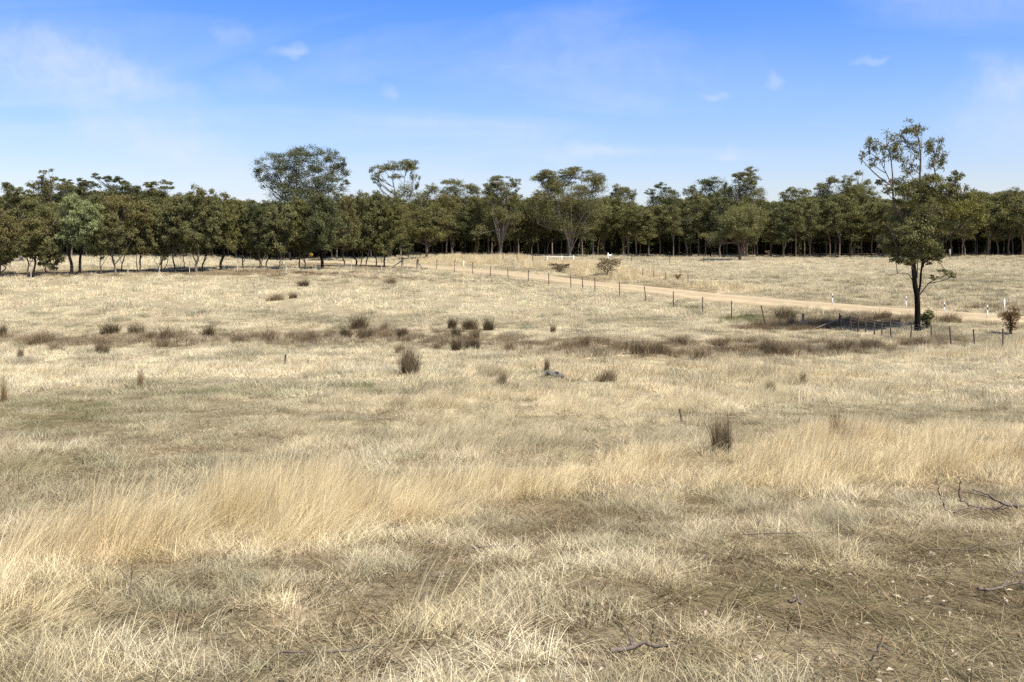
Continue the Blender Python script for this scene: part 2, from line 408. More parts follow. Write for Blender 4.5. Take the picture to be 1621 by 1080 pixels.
# ------------------------------------------------------------------ vegetation zones of the ground (ellipses on the ground, edges broken by noise)
# (column, row, half width, half height in the photograph's pixels; attribute, amount)
ZONES = [
    # tall golden drift running from the lower left up to the right edge
    (60, 935, 170, 60, 'gold', 1.0), (60, 900, 120, 40, 'tall', .8), (200, 880, 190, 45, 'gold', 1.0), (200, 865, 180, 42, 'tall', 1.0), (420, 828, 160, 48, 'gold', 1.1), (430, 825, 150, 42, 'tall', 1.2),
    (560, 800, 110, 40, 'gold', .9), (560, 800, 120, 40, 'tall', 1.0), (660, 800, 90, 55, 'gold', 1.1), (660, 795, 80, 45, 'tall', 1.2), (800, 785, 130, 35, 'gold', 1.0), (800, 785, 130, 35, 'tall', .9),
    (960, 765, 140, 36, 'gold', .95), (960, 765, 130, 32, 'tall', .9), (1130, 755, 160, 46, 'gold', 1.0), (1130, 750, 150, 42, 'tall', .9), (1300, 735, 180, 50, 'gold', 1.1), (1300, 730, 180, 46, 'tall', 1.1),
    (1480, 720, 200, 48, 'gold', 1.1), (1480, 715, 200, 44, 'tall', 1.1), (1640, 720, 120, 50, 'gold', 1.0), (1640, 720, 120, 50, 'tall', 1.0),
    (450, 985, 70, 50, 'tall', 1.1), (450, 985, 70, 50, 'gold', 1.0), (700, 1000, 120, 44, 'tall', .8), (670, 990, 110, 44, 'gold', .8), (40, 1010, 130, 70, 'tall', .9), (40, 1000, 130, 80, 'gold', .7), (230, 1040, 160, 50, 'pale', .7), (520, 900, 220, 40, 'pale', .45), (850, 880, 160, 26, 'pale', .6), (560, 1060, 90, 30, 'tall', .7), (560, 1060, 90, 30, 'pale', .6), (40, 720, 70, 40, 'tall', .7),
    (1330, 915, 110, 40, 'tall', .55), (1330, 915, 110, 45, 'gold', .7), (1200, 1030, 60, 30, 'gold', .5),
    # medium grass of the middle ground
    (900, 625, 420, 60, 'tall', .55), (900, 640, 300, 40, 'gold', .25), (1250, 610, 360, 40, 'tall', .6), (1150, 590, 300, 30, 'gold', .35), (420, 690, 240, 50, 'tall', .3), (720, 700, 250, 45, 'tall', .5), (1050, 690, 160, 40, 'tall', .4),
    (1500, 555, 220, 22, 'tall', .8), (1500, 565, 220, 28, 'pale', .5), (1450, 600, 160, 26, 'pale', .6),
    # pale band behind the grey patch on the left
    (250, 590, 420, 13, 'pale', .9), (250, 590, 420, 13, 'tall', .5), (40, 600, 120, 14, 'pale', .6),
    # grey short patches
    (200, 660, 330, 46, 'grey', .9), (120, 770, 220, 46, 'grey', 1.2), (330, 760, 150, 30, 'grey', .9), (400, 610, 260, 12, 'grey', .8), (560, 735, 150, 25, 'grey', .6), (880, 690, 220, 35, 'grey', .5), (1420, 660, 260, 22, 'grey', 1.0), (1150, 680, 140, 25, 'grey', .8),
    (930, 860, 200, 25, 'grey', .4), (500, 910, 180, 25, 'grey', .5), (330, 985, 110, 30, 'grey', .4), (1290, 610, 330, 12, 'grey', .35),
    # green tinges
    (70, 655, 130, 30, 'green', .8), (250, 620, 140, 14, 'green', .7), (520, 618, 90, 12, 'green', .9), (330, 640, 120, 15, 'green', .35), (60, 740, 110, 20, 'green', .6), (560, 690, 90, 14, 'green', .25),
    (1190, 505, 80, 7, 'green', 1.3), (1100, 488, 60, 5, 'green', .9), (1270, 513, 50, 4, 'green', .7), (1000, 500, 80, 10, 'green', .25), (1520, 445, 140, 18, 'green', .55), (1390, 440, 80, 14, 'green', .5), (1270, 440, 80, 14, 'green', .2),
    (1250, 490, 70, 5, 'green', .8), (1240, 870, 90, 20, 'green', .6), (1500, 900, 130, 28, 'green', .7), (1160, 960, 150, 26, 'green', .8), (1380, 985, 160, 30, 'green', .8), (1560, 950, 90, 25, 'green', .8), (1000, 980, 110, 22, 'green', .4), (1540, 1040, 120, 25, 'green', .6), (760, 940, 130, 20, 'green', .35),
    # bare, trampled ground at the lower right
    (1220, 960, 260, 60, 'bare', 1.0), (1450, 975, 220, 60, 'bare', 1.0), (1180, 890, 180, 28, 'bare', .7), (1480, 880, 160, 36, 'bare', .8), (1060, 1055, 190, 34, 'bare', .9), (1500, 1060, 200, 34, 'bare', .7), (960, 945, 150, 22, 'bare', .45), (1600, 840, 130, 25, 'bare', .5),
    (1300, 860, 140, 16, 'bare', .5), (640, 930, 120, 14, 'bare', .25),
    # brown rushy band in the valley floor
    (150, 540, 230, 11, 'brown', .8), (430, 540, 200, 11, 'brown', .7), (600, 535, 120, 11, 'brown', .9), (730, 540, 120, 14, 'brown', .8), (900, 550, 150, 13, 'brown', .8), (990, 558, 90, 10, 'brown', .8), (1080, 555, 150, 13, 'brown', .9), (1300, 552, 180, 12, 'brown', .9), (1450, 545, 110, 9, 'brown', .7), (1330, 505, 130, 7, 'brown', .5), (1520, 512, 110, 8, 'grey', .7),
    (1330, 500, 150, 8, 'tall', .7), (1330, 500, 150, 7, 'grey', .7), (1510, 509, 130, 6, 'tall', .9), (1240, 492, 70, 5, 'tall', .9),
    # verge beyond the road
    (760, 414, 130, 8, 'tall', 1.0), (900, 425, 90, 10, 'tall', 1.1), (920, 424, 100, 12, 'gold', .8), (1010, 440, 70, 7, 'tall', 1.0), (1010, 440, 90, 8, 'gold', .7), (760, 413, 140, 8, 'gold', .8), (1120, 455, 90, 6, 'tall', .9), (1120, 455, 110, 7, 'gold', .5), (1250, 468, 90, 5, 'grey', .7), (1200, 463, 110, 5, 'tall', .6),
    (1030, 455, 60, 4, 'bare', 1.0), (920, 441, 70, 4, 'bare', .9), (840, 428, 70, 3.5, 'bare', .6), (840, 428, 70, 3.5, 'grey', .5), (1080, 460, 60, 3, 'bare', .8), (1400, 478, 120, 5, 'grey', .4), (1550, 487, 90, 6, 'brown', .4),
    # pale upper paddocks; shade under the planted row painted in as brown and bare strips
    (300, 470, 420, 28, 'pale', .7), (800, 480, 300, 26, 'pale', .55), (1350, 425, 350, 16, 'pale', .6), (250, 415, 350, 6, 'pale', .6), (300, 431, 350, 4.5, 'brown', 1.0), (60, 436, 130, 5, 'brown', 1.0), (540, 422, 120, 5, 'brown', .9), (520, 421, 120, 4, 'bare', .9), (200, 431, 200, 4, 'bare', .9), (1320, 515, 150, 8, 'brown', 2.0), (1230, 518, 60, 6, 'brown', 2.0), (1330, 508, 130, 8, 'tall', .9), (1400, 505, 60, 5, 'brown', .8),  # strongest brown: dark bank tufts, spread over the lone tree's shadow to tint it
    (560, 505, 300, 8, 'grey', .5), (1000, 510, 140, 10, 'grey', .3), (900, 500, 160, 8, 'grey', .3),
]
KEYS = ('gold', 'tall', 'grey', 'green', 'bare', 'brown', 'pale')
ZW = []
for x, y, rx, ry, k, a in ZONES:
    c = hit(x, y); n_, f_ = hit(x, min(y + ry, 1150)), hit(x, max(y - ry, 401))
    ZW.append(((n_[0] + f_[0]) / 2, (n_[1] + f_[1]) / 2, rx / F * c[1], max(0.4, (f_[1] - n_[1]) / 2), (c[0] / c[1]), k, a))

def zones(X, Y):
    """vegetation cover at ground points"""
    z = {k: np.zeros(len(X)) for k in KEYS}
    wob = fbm(X / 1.7, Y / 1.7, 21, 4); wob2 = fbm(X / 9, Y / 9, 31, 3)
    for cx_, cy_, rx, ry, sl, k, a in ZW:
        dy = (Y - cy_)
        dx = (X - cx_ - sl * dy)
        q = np.sqrt((dx / rx) ** 2 + (dy / ry) ** 2) + (wob - 0.5) * 0.9 + (wob2 - 0.5) * 0.5
        z[k] = np.maximum(z[k], a * (1 - sstep(0.55, 1.25, q)))
    return z

C_STRAW = np.array([0.610, 0.532, 0.365]); C_GOLD = np.array([0.725, 0.605, 0.375]); C_GREY = np.array([0.345, 0.312, 0.208])
C_GREEN = np.array([0.170, 0.175, 0.075]); C_BROWN = np.array([0.235, 0.170, 0.105]); C_PALE = np.array([0.760, 0.685, 0.490]); C_SOIL = np.array([0.115, 0.088, 0.054])

def cover_colour(X, Y, z, jitter=True):
    n = len(X)
    big = fbm(X / 5.0, Y / 5.0, 41, 4); small = fbm(X / 0.9, Y / 0.9, 51, 3)
    def lerp(c, t, k): return c + (t - c) * np.clip(k, 0, 1)[:, None]
    c = np.tile(C_STRAW, (n, 1))
    c = lerp(c, C_GREY, sstep(0.43, 0.60, small * .7 + big * .3) * 0.9)
    c = lerp(c, C_PALE, z['pale'] * 0.75)
    c = lerp(c, C_PALE * 1.05, sstep(.50, .66, fbm(X / 1.6 + 40, Y / 2.2, 57, 3)) * .6)
    c = lerp(c, C_GOLD, z['gold'] * 0.85)
    c = lerp(c, C_GREY, z['grey'] * 0.72)
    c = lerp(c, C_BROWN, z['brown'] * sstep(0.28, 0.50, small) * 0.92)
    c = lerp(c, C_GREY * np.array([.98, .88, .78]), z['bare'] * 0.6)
    c = lerp(c, C_GREEN, z['green'] * sstep(0.35, 0.65, fbm(X / 1.3, Y / 1.3, 61, 3)) * 0.75)
    if jitter: c = c * (1 + rng.normal(0, 0.07, n))[:, None] * (1 + rng.normal(0, 0.025, (n, 3)))
    return np.clip(c, 0.02, 0.85)

# ------------------------------------------------------------------ ground sheet
def axis(a, b, n, p):
    t = np.linspace(-1, 1, n); return np.sign(t) * np.abs(t) ** p * b
gy = np.concatenate([np.linspace(-400, -12, 14)[:-1], np.linspace(-12, 2.5, 14)[:-1], np.exp(np.linspace(math.log(2.5), math.log(260), 300)), np.exp(np.linspace(math.log(270), math.log(3000), 24))])
gx = axis(0, 1, 221, 1.6)
halfw = np.where(gy < 2.5, 40 + np.abs(gy) * 3, np.where(gy < 260, 12 + gy * 1.15, 311 + (gy - 260) * 1.6))
halfw = np.maximum(halfw, 12 + 2.5 * 1.15)
GX = (gx[None] * halfw[:, None]); GY = np.repeat(gy[:, None], len(gx), 1)
fx, fy = GX.ravel(), GY.ravel()
fz = ground(fx, fy)
rd_g, _ = road_dist(fx, fy)
fz -= 0.06 * (1 - sstep(3.4, 4.6, rd_g))
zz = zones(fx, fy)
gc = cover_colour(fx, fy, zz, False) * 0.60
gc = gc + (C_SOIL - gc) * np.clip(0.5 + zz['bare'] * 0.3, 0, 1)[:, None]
nr, nc_ = GX.shape
ii = (np.arange(nr - 1)[:, None] * nc_ + np.arange(nc_ - 1)[None]).ravel()
gf = np.stack([ii, ii + 1, ii + nc_ + 1, ii + nc_], 1)
m, h = new_mat('dry_paddock_soil')
a = h.n('ShaderNodeAttribute', attribute_name='col', attribute_type='GEOMETRY')
tcn = h.n('ShaderNodeTexCoord')
na = h.noise(tcn.outputs['Object'], 9.0, 8, 0.65); nb = h.noise(tcn.outputs['Object'], 60.0, 4, 0.6)
c = h.mix(1.0, a.outputs['Vector'], h.ramp(na, [(0.28, (0.5, 0.48, 0.46)), (0.72, (1.4, 1.38, 1.34))]), 'MULTIPLY')
c = h.mix(1.0, c, h.ramp(nb, [(0.3, (0.6, 0.6, 0.6)), (0.7, (1.35, 1.35, 1.3))]), 'MULTIPLY')
d = h.n('ShaderNodeBsdfPrincipled'); h.l(c, d.inputs['Base Color']); d.inputs['Roughness'].default_value = 1.0; d.inputs['Specular IOR Level'].default_value = 0.1
b = h.n('ShaderNodeBump', i_Strength=0.8, i_Distance=0.04); h.l(h.math('ADD', na, h.math('MULTIPLY', nb, 0.4)), b.inputs['Height']); h.l(b.outputs[0], d.inputs['Normal'])
out_surface(h, d.outputs[0])
M_SOIL = m
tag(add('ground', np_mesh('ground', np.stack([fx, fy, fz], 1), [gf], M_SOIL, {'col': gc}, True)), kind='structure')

# ------------------------------------------------------------------ gravel road
def catmull(P, k):
    P = np.asarray(P, float); out_ = []
    Q = np.concatenate([[2 * P[0] - P[1]], P, [2 * P[-1] - P[-2]]])
    for i in range(1, len(Q) - 2):
        for t in np.arange(k) / k:
            out_.append(0.5 * ((2 * Q[i]) + (-Q[i - 1] + Q[i + 1]) * t + (2 * Q[i - 1] - 5 * Q[i] + 4 * Q[i + 1] - Q[i + 2]) * t * t + (-Q[i - 1] + 3 * Q[i] - 3 * Q[i + 1] + Q[i + 2]) * t ** 3))
    return np.array(out_ + [P[-1]])
cl_ = catmull(road_xy, 12)
ext = cl_[-1] + (cl_[-1] - cl_[-2])[None] / np.linalg.norm(cl_[-1] - cl_[-2]) * np.arange(2, 40, 2)[:, None]
ext0 = cl_[0] + (cl_[0] - cl_[1])[None] / np.linalg.norm(cl_[0] - cl_[1]) * np.arange(40, 0, -2)[:, None]
cl_ = np.concatenate([ext0, cl_, ext])
tn = np.gradient(cl_, axis=0); tn /= np.linalg.norm(tn, axis=1)[:, None]
nn = np.stack([-tn[:, 1], tn[:, 0]], 1)
offs = np.array([-3.75, -3.4, -2.6, -1.8, -1.0, 0, 1.0, 1.8, 2.6, 3.4, 3.75]) * .93
crown_ = np.array([-0.16, 0.01, 0.05, 0.065, 0.10, 0.11, 0.10, 0.065, 0.05, 0.01, -0.16])
RV = cl_[:, None] + nn[:, None] * offs[None, :, None] * (1 + (fbm(np.arange(len(cl_)) / 5.0, np.zeros(len(cl_)), 77, 3) - .5)[:, None, None] * .12)
rx_, ry_ = RV[..., 0].ravel(), RV[..., 1].ravel()
rz_ = ground(rx_, ry_, False) + np.tile(crown_, len(cl_)) + 0.03
nr, nc_ = len(cl_), len(offs)
ii = (np.arange(nr - 1)[:, None] * nc_ + np.arange(nc_ - 1)[None]).ravel()
m, h = new_mat('road_gravel')
a = h.n('ShaderNodeAttribute', attribute_name='across', attribute_type='GEOMETRY')
tcn = h.n('ShaderNodeTexCoord')
na = h.noise(tcn.outputs['Object'], 1.1, 6, 0.6); nb = h.noise(tcn.outputs['Object'], 22.0, 4, 0.6)
trk = h.ramp(a.outputs['Fac'], [(0.0, (0.203, 0.154, 0.090)), (0.08, (0.290, 0.226, 0.136)), (0.26, (0.370, 0.298, 0.188)), (0.36, (0.326, 0.256, 0.157)), (0.5, (0.321, 0.251, 0.154)), (0.64, (0.326, 0.256, 0.157)), (0.74, (0.370, 0.298, 0.188)), (0.92, (0.290, 0.226, 0.136)), (1.0, (0.203, 0.154, 0.090))])
c = h.mix(1.0, trk, h.ramp(na, [(0.3, (0.78, 0.76, 0.73)), (0.7, (1.10, 1.10, 1.08))]), 'MULTIPLY')
c = h.mix(1.0, c, h.ramp(nb, [(0.3, (0.85, 0.84, 0.82)), (0.7, (1.1, 1.1, 1.1))]), 'MULTIPLY')
d = h.n('ShaderNodeBsdfPrincipled'); h.l(c, d.inputs['Base Color']); d.inputs['Roughness'].default_value = 0.95
b = h.n('ShaderNodeBump', i_Strength=0.5, i_Distance=0.02); h.l(nb, b.inputs['Height']); h.l(b.outputs[0], d.inputs['Normal'])
out_surface(h, d.outputs[0])
tag(add('gravel_road', np_mesh('gravel_road', np.stack([rx_, ry_, rz_], 1), [np.stack([ii, ii + nc_, ii + nc_ + 1, ii + 1], 1)], m, {'across': np.tile((offs / .93 + 3.75) / 7.5, len(cl_))}, True)), kind='structure')

# ------------------------------------------------------------------ grass
protos = bpy.data.collections.new('grass_tufts')
def blades(n, Rad, hmean, hsd, width, lean, leandir, spread, segs=(0, .4, .75), curl=1.7, flat=0.0, tsd=.22):
    a = rng.random(n) * 2 * math.pi; r = Rad * np.sqrt(rng.random(n))
    root = np.stack([r * np.cos(a), r * np.sin(a), np.full(n, -0.02)], 1)
    hh = np.maximum(0.25 * hmean, rng.normal(hmean, hsd, n))
    da = leandir + rng.normal(0, spread, n) if spread < 3 else rng.random(n) * 2 * math.pi
    dirv = np.stack([np.cos(da), np.sin(da), np.zeros(n)], 1)
    ln = np.abs(rng.normal(lean, 0.35 * lean + .05, n))
    ya = rng.random(n) * math.pi
    side = np.stack([np.cos(ya), np.sin(ya), np.zeros(n)], 1)
    ts = list(segs) + [1.0]
    V = []
    for t in ts:
        p = root + dirv * (ln * hh * t ** curl)[:, None] + np.array([0, 0, 1.0]) * (hh * t * (1 - flat * t) / np.sqrt(1 + (ln * t) ** 2 * .6))[:, None]
        if t < 1.0:
            wv = side * (width * (0.6 + .8 * rng.random(n)) * (1 - 0.75 * t))[:, None] * 0.5
            V += [p - wv, p + wv]
        else: V.append(p)
    V = np.stack(V, 1); k = V.shape[1]
    base = np.arange(n)[:, None] * k
    T = []
    for s in range(len(segs) - 1):
        i = 2 * s; T += [base + np.array([[i, i + 1, i + 3]]), base + np.array([[i, i + 3, i + 2]])]
    i = 2 * (len(segs) - 1); T.append(base + np.array([[i, i + 1, i + 2]]))
    tint = np.repeat(np.clip(rng.normal(0.5, tsd, n), 0, 1), k)
    return V.reshape(-1, 3), np.concatenate(T), tint

def proto(name, parts_):
    V, T, ti, o = [], [], [], 0
    for v, t, q in parts_:
        V.append(v); T.append(t + o); ti.append(q); o += len(v)
    me = np_mesh(name, np.concatenate(V), [np.concatenate(T)], M_GRASS, {'tint': np.concatenate(ti)})
    return bpy.data.objects.new(name, me)

def scatter(name, X, Y, scl, rot, idx, colr, coll, tilt=None):
    Z = ground(X, Y) - 0.01
    me = bpy.data.meshes.new(name)
    me.vertices.add(len(X)); me.vertices.foreach_set('co', np.stack([X, Y, Z], 1).astype(np.float32).ravel())
    def at(k, typ, arr):
        a_ = me.attributes.new(k, typ, 'POINT')
        a_.data.foreach_set('vector' if typ == 'FLOAT_VECTOR' else 'value', np.ascontiguousarray(arr).ravel())
    at('scl', 'FLOAT_VECTOR', scl.astype(np.float32)); at('icol', 'FLOAT_VECTOR', colr.astype(np.float32))
    r3 = np.zeros((len(X), 3), np.float32); r3[:, 2] = rot
    if tilt is not None: r3[:, :2] = tilt
    at('rot', 'FLOAT_VECTOR', r3); at('pick', 'INT', idx.astype(np.int32))
    o = add(name, me)
    g = bpy.data.node_groups.new(name, 'GeometryNodeTree')
    g.interface.new_socket('Geometry', in_out='INPUT', socket_type='NodeSocketGeometry')
    g.interface.new_socket('Geometry', in_out='OUTPUT', socket_type='NodeSocketGeometry')
    q = NT(g)
    gi, go = q.n('NodeGroupInput'), q.n('NodeGroupOutput')
    ci = q.n('GeometryNodeCollectionInfo'); ci.inputs['Collection'].default_value = coll
    ci.inputs['Separate Children'].default_value = True; ci.inputs['Reset Children'].default_value = True
    ip = q.n('GeometryNodeInstanceOnPoints'); ip.inputs['Pick Instance'].default_value = True
    def named(k, t):
        nd = q.n('GeometryNodeInputNamedAttribute', data_type=t); nd.inputs['Name'].default_value = k; return nd.outputs[0]
    q.l(gi.outputs[0], ip.inputs['Points']); q.l(ci.outputs[0], ip.inputs['Instance'])
    q.l(named('pick', 'INT'), ip.inputs['Instance Index'])
    e2r = q.n('FunctionNodeEulerToRotation'); q.l(named('rot', 'FLOAT_VECTOR'), e2r.inputs[0]); q.l(e2r.outputs[0], ip.inputs['Rotation'])
    q.l(named('scl', 'FLOAT_VECTOR'), ip.inputs['Scale'])
    q.l(ip.outputs[0], go.inputs[0])
    md = o.modifiers.new('scatter', 'NODES'); md.node_group = g
    return tag(o, kind='stuff')

def coll_of(objs, name):
    c = bpy.data.collections.new(name)
    for o in objs: c.objects.link(o)
    return c

def points(y0, y1, dens, k=0.66, pad=2.5):
    area = k * (y1 ** 2 - y0 ** 2) + 2 * pad * (y1 - y0)
    n = int(area * dens)
    Y = np.sqrt(y0 ** 2 + rng.random(n) * (y1 ** 2 - y0 ** 2)); X = (rng.random(n) * 2 - 1) * (k * Y + pad)
    return X, Y

WIND = 0.15     # the tall stems lean to the right and a little away
def lod(name, label, y0, y1, dens, short, tall, hs, fade0=None, fade1=None, clump=0.8):
    X, Y = points(y0, y1, dens)
    rd, side = road_dist(X, Y)
    z = zones(X, Y)
    small = fbm(X / clump, Y / clump, 91, 3); mid = fbm(X / 3.1, Y / 3.1, 95, 3)
    tm = fbm(X / 1.25, Y / 1.25, 99, 3)
    z['tall'] = z['tall'] * (.30 + .95 * sstep(.40, .60, tm)); z['gold'] = z['gold'] * (.45 + .65 * sstep(.36, .58, tm))
    p = 0.10 + 1.2 * sstep(0.46, 0.62, small) if y0 < 9 else 0.10 + 1.2 * sstep(0.42, 0.60, small)
    p = np.where(z['tall'] > .3, np.maximum(p, 0.5), p)
    p = p * (1 - .45 * np.clip(z['bare'], 0, 1))
    p *= np.where(rd < 3.25, 0, np.where(rd < 3.9, 0.5, 1))
    if fade0: p *= sstep(fade0[0], fade0[1], Y)
    if fade1: p *= 1 - sstep(fade1[0], fade1[1], Y)
    keep = rng.random(len(X)) < p
    X, Y, small, mid, rd, side = X[keep], Y[keep], small[keep], mid[keep], rd[keep], side[keep]
    z = {k: v[keep] for k, v in z.items()}
    n = len(X)
    pt = np.clip(z['tall'] * 0.8 + z['brown'] * .45 + (mid - 0.5) * 0.5 - 0.1, 0.02, 0.9)
    pt *= 1 - 0.8 * np.clip(z['bare'] + z['grey'] * .5, 0, 1)
    is_t = rng.random(n) < pt
    ns, nt_ = len(short), len(tall)
    idx = np.where(is_t, ns + rng.integers(0, nt_, n), rng.integers(0, ns, n))
    rot = np.where(is_t, WIND + rng.normal(0, 0.45, n), rng.random(n) * 6.28)
    hsc = np.where(is_t, (0.60 + 0.50 * np.clip(z['tall'], 0, 1.2)) * (0.55 + .75 * sstep(.36, .64, small)), 0.45 + 1.25 * sstep(0.42, 0.68, small) + 0.2 * z['tall']) * (1 - 0.72 * np.clip(z['bare'], 0, 1)) * (1 - .25 * np.clip(z['grey'], 0, 1))
    hsc *= rng.uniform(0.6, 1.35, n) * hs * np.where(rd < 5.2, np.where((side < 0) & (X > 24), 1.2, 0.55), 1)
    ws = rng.uniform(0.85, 1.25, n)
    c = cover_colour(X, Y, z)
    c = np.where(is_t[:, None], c * 0.6 + C_GOLD * (0.9 + 0.2 * rng.random(n))[:, None] * 0.4 * (1 - .65 * np.clip(z['brown'], 0, 1))[:, None], c)
    return scatter(name, X, Y, np.stack([ws, ws, hsc], 1), rot, idx, c, coll_of(short + tall, name + '_tufts'))

def fam(pref, k, fn): return [proto('%s_%02d' % (pref, i), fn()) for i in range(k)]
near_short = fam('a_short_tuft', 6, lambda: [blades(50, .09, .080, .030, .0030, .9, 0, 9, segs=(0, .3, .55, .8), curl=2.0), blades(18, .15, .05, .02, .0034, 1.8, 0, 9, curl=1.4, flat=.3)])
near_tall = fam('b_tall_tuft', 5, lambda: [blades(44, .085, .27, .08, .0024, .62, 0, .5, segs=(0, .35, .65, .85)), blades(16, .12, .12, .05, .003, .9, 0, 9, curl=1.9)])
mid_short = fam('a_short_tuft_mid', 5, lambda: [blades(64, .17, .095, .04, .0065, .9, 0, 9, curl=1.4)])
mid_tall = fam('b_tall_tuft_mid', 5, lambda: [blades(66, .16, .27, .08, .0044, .6, 0, .55), blades(18, .2, .13, .05, .005, .9, 0, 9)])
far_short = fam('a_short_tuft_far', 5, lambda: [blades(80, .38, .12, .05, .016, .8, 0, 9, segs=(0, .5), curl=1.4, tsd=.13)])
far_tall = fam('b_tall_tuft_far', 4, lambda: [blades(80, .34, .31, .10, .012, .5, 0, .7, segs=(0, .5), tsd=.13)])
dist_short = fam('a_short_tuft_distant', 5, lambda: [blades(60, .36, .17, .07, .030, .8, 0, 9, segs=(0, .5), curl=1.4, tsd=.13)])
dist_tall = fam('b_tall_tuft_distant', 4, lambda: [blades(60, .36, .38, .13, .024, .45, 0, .8, segs=(0, .5), tsd=.13)])
lod('near_grass', '', 2.2, 10.5, 170, near_short, near_tall, 1.0, None, (8, 10.5), .45)
lod('meadow_grass', '', 8, 30, 46, mid_short, mid_tall, 1.0, (8, 10.5), (24, 30), .7)
lod('valley_grass', '', 24, 74, 15, far_short, far_tall, 1.0, (24, 30), (64, 74), 1.0)
lod('upper_paddock_grass', '', 64, 186, 4.6, dist_short, dist_tall, 1.0, (64, 74), None, 1.25)

# brown rushy growth joining the tussocks of the valley floor, thickened over the lone tree's shadow to brown it
rushy = fam('d_rush_tuft', 4, lambda: [blades(46, .30, .40, .13, .014, .34, 0, 1.6, segs=(0, .5), tsd=.2)])
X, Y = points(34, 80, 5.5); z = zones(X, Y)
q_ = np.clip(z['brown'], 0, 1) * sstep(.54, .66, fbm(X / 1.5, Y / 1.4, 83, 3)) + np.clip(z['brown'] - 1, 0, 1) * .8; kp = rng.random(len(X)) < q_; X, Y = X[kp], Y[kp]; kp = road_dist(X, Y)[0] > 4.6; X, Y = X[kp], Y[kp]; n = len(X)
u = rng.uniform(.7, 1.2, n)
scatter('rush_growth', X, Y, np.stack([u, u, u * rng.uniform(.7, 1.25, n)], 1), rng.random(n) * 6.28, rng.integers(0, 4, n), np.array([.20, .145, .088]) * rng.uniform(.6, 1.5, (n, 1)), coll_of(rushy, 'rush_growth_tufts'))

# matted dead thatch lying flat in the gaps between tufts
thatch = fam('c_thatch', 5, lambda: [blades(40, .14, .07, .03, .0045, 3.2, 0, 9, curl=1.0, flat=.75, tsd=.3)])
def lay_thatch(name, y0, y1, dens, sc0):
    X, Y = points(y0, y1, dens); z = zones(X, Y); n = len(X)
    k = rng.random(n)[:, None]
    c = C_GREY * np.array([1.12, 1.0, .90]) * (.14 + .98 * k ** 1.7) * (1 + rng.normal(0, .04, (n, 3)))
    c = c * (1 - .22 * np.clip(z['bare'], 0, 1))[:, None]
    c = c + (C_BROWN * .8 - c) * (sstep(.5, .7, fbm(X / .6, Y / .6, 71, 3)) * .6)[:, None]
    gr = np.clip(z['green'], 0, 1) * .62 * sstep(.42, .62, fbm(X / .5, Y / .5, 73, 3))
    c = c + (C_GREEN - c) * (gr * .8)[:, None]
    u = sc0 * rng.uniform(.7, 1.5, n)
    scatter(name, X, Y, np.stack([u, u, u * .8], 1), rng.random(n) * 6.28, rng.integers(0, 5, n), np.clip(c, .02, .8), coll_of(thatch, name + '_tufts'))
lay_thatch('thatch', 2.2, 10, 130, 1.0)
lay_thatch('meadow_thatch', 9, 26, 22, 2.0)

# ------------------------------------------------------------------ trees
G_OLIVE = np.array([0.102, 0.097, 0.038]); G_DARK = np.array([0.070, 0.078, 0.036]); G_GREY = np.array([0.154, 0.150, 0.072]); G_LIGHT = np.array([0.235, 0.265, 0.130])
G_COPPER = np.array([0.205, 0.145, 0.058]); G_YELLOW = np.array([0.160, 0.148, 0.042])
G_OLIVE *= 1.25; G_DARK *= 1.25; G_GREY *= 1.2; G_COPPER *= 1.15; G_YELLOW *= 1.1
B_DARK = (0.016, 0.013, 0.011); B_BROWN = (0.115, 0.085, 0.065); B_PALE = (0.25, 0.215, 0.18); B_GREY = (0.17, 0.145, 0.12)

def bez(a, b, bow, n=5):
    a, b, bow = np.asarray(a, float), np.asarray(b, float), np.asarray(bow, float)
    t = np.linspace(0, 1, n)[:, None]
    return a * (1 - t) ** 2 + bow * 2 * t * (1 - t) + b * t * t

def lobe_leaves(mb, c, r, n, L, W, base, tip, flat=0.35, kcl=9, cl_r=0.42, droop=0.5, tone=0.15, twigs=None, wood=B_GREY):
    """a lobe of foliage: leaves in clumps round twig ends on the upper shell of an ellipsoid, so that gaps stay open"""
    c, r = np.asarray(c, float), np.asarray(r, float)
    k = max(3, int(kcl))
    d = rng.normal(size=(k, 3)); d /= np.linalg.norm(d, axis=1)[:, None]
    d[:, 2] = np.where(d[:, 2] < -flat, -d[:, 2] * .6, d[:, 2])
    cen = c + d * r * (0.45 + 0.5 * rng.random((k, 1)) ** .6)
    if twigs is not None:
        for q in cen: twigs.tube(bez(c - np.array([0, 0, r[2] * .4]), q, (c + q) / 2 + np.array([0, 0, .15 * r[2]]), 4), np.linspace(.035, .012, 4) * twigs.tw, 4, wood, cap=False)
    w_ = rng.integers(0, k, n)
    g = rng.normal(size=(n, 3)) * 0.5; 
    g *= cl_r * np.array([1.0, 1.0, 0.72])
    p = cen[w_] + g * r
    tn_ = rng.normal(0, tone, k)[w_] + rng.normal(0, tone * .8, n)
    hgt = np.clip((p[:, 2] - c[2]) / (r[2] + 1e-6), -1, 1)
    col_ = base * (1 + tn_)[:, None]
    col_ = col_ + (tip - col_) * (np.clip(rng.normal(0.22, 0.17, n) + hgt * 0.16, 0, 1))[:, None]
    mb.leaves(p, L, W, np.clip(col_, .008, .5), droop)

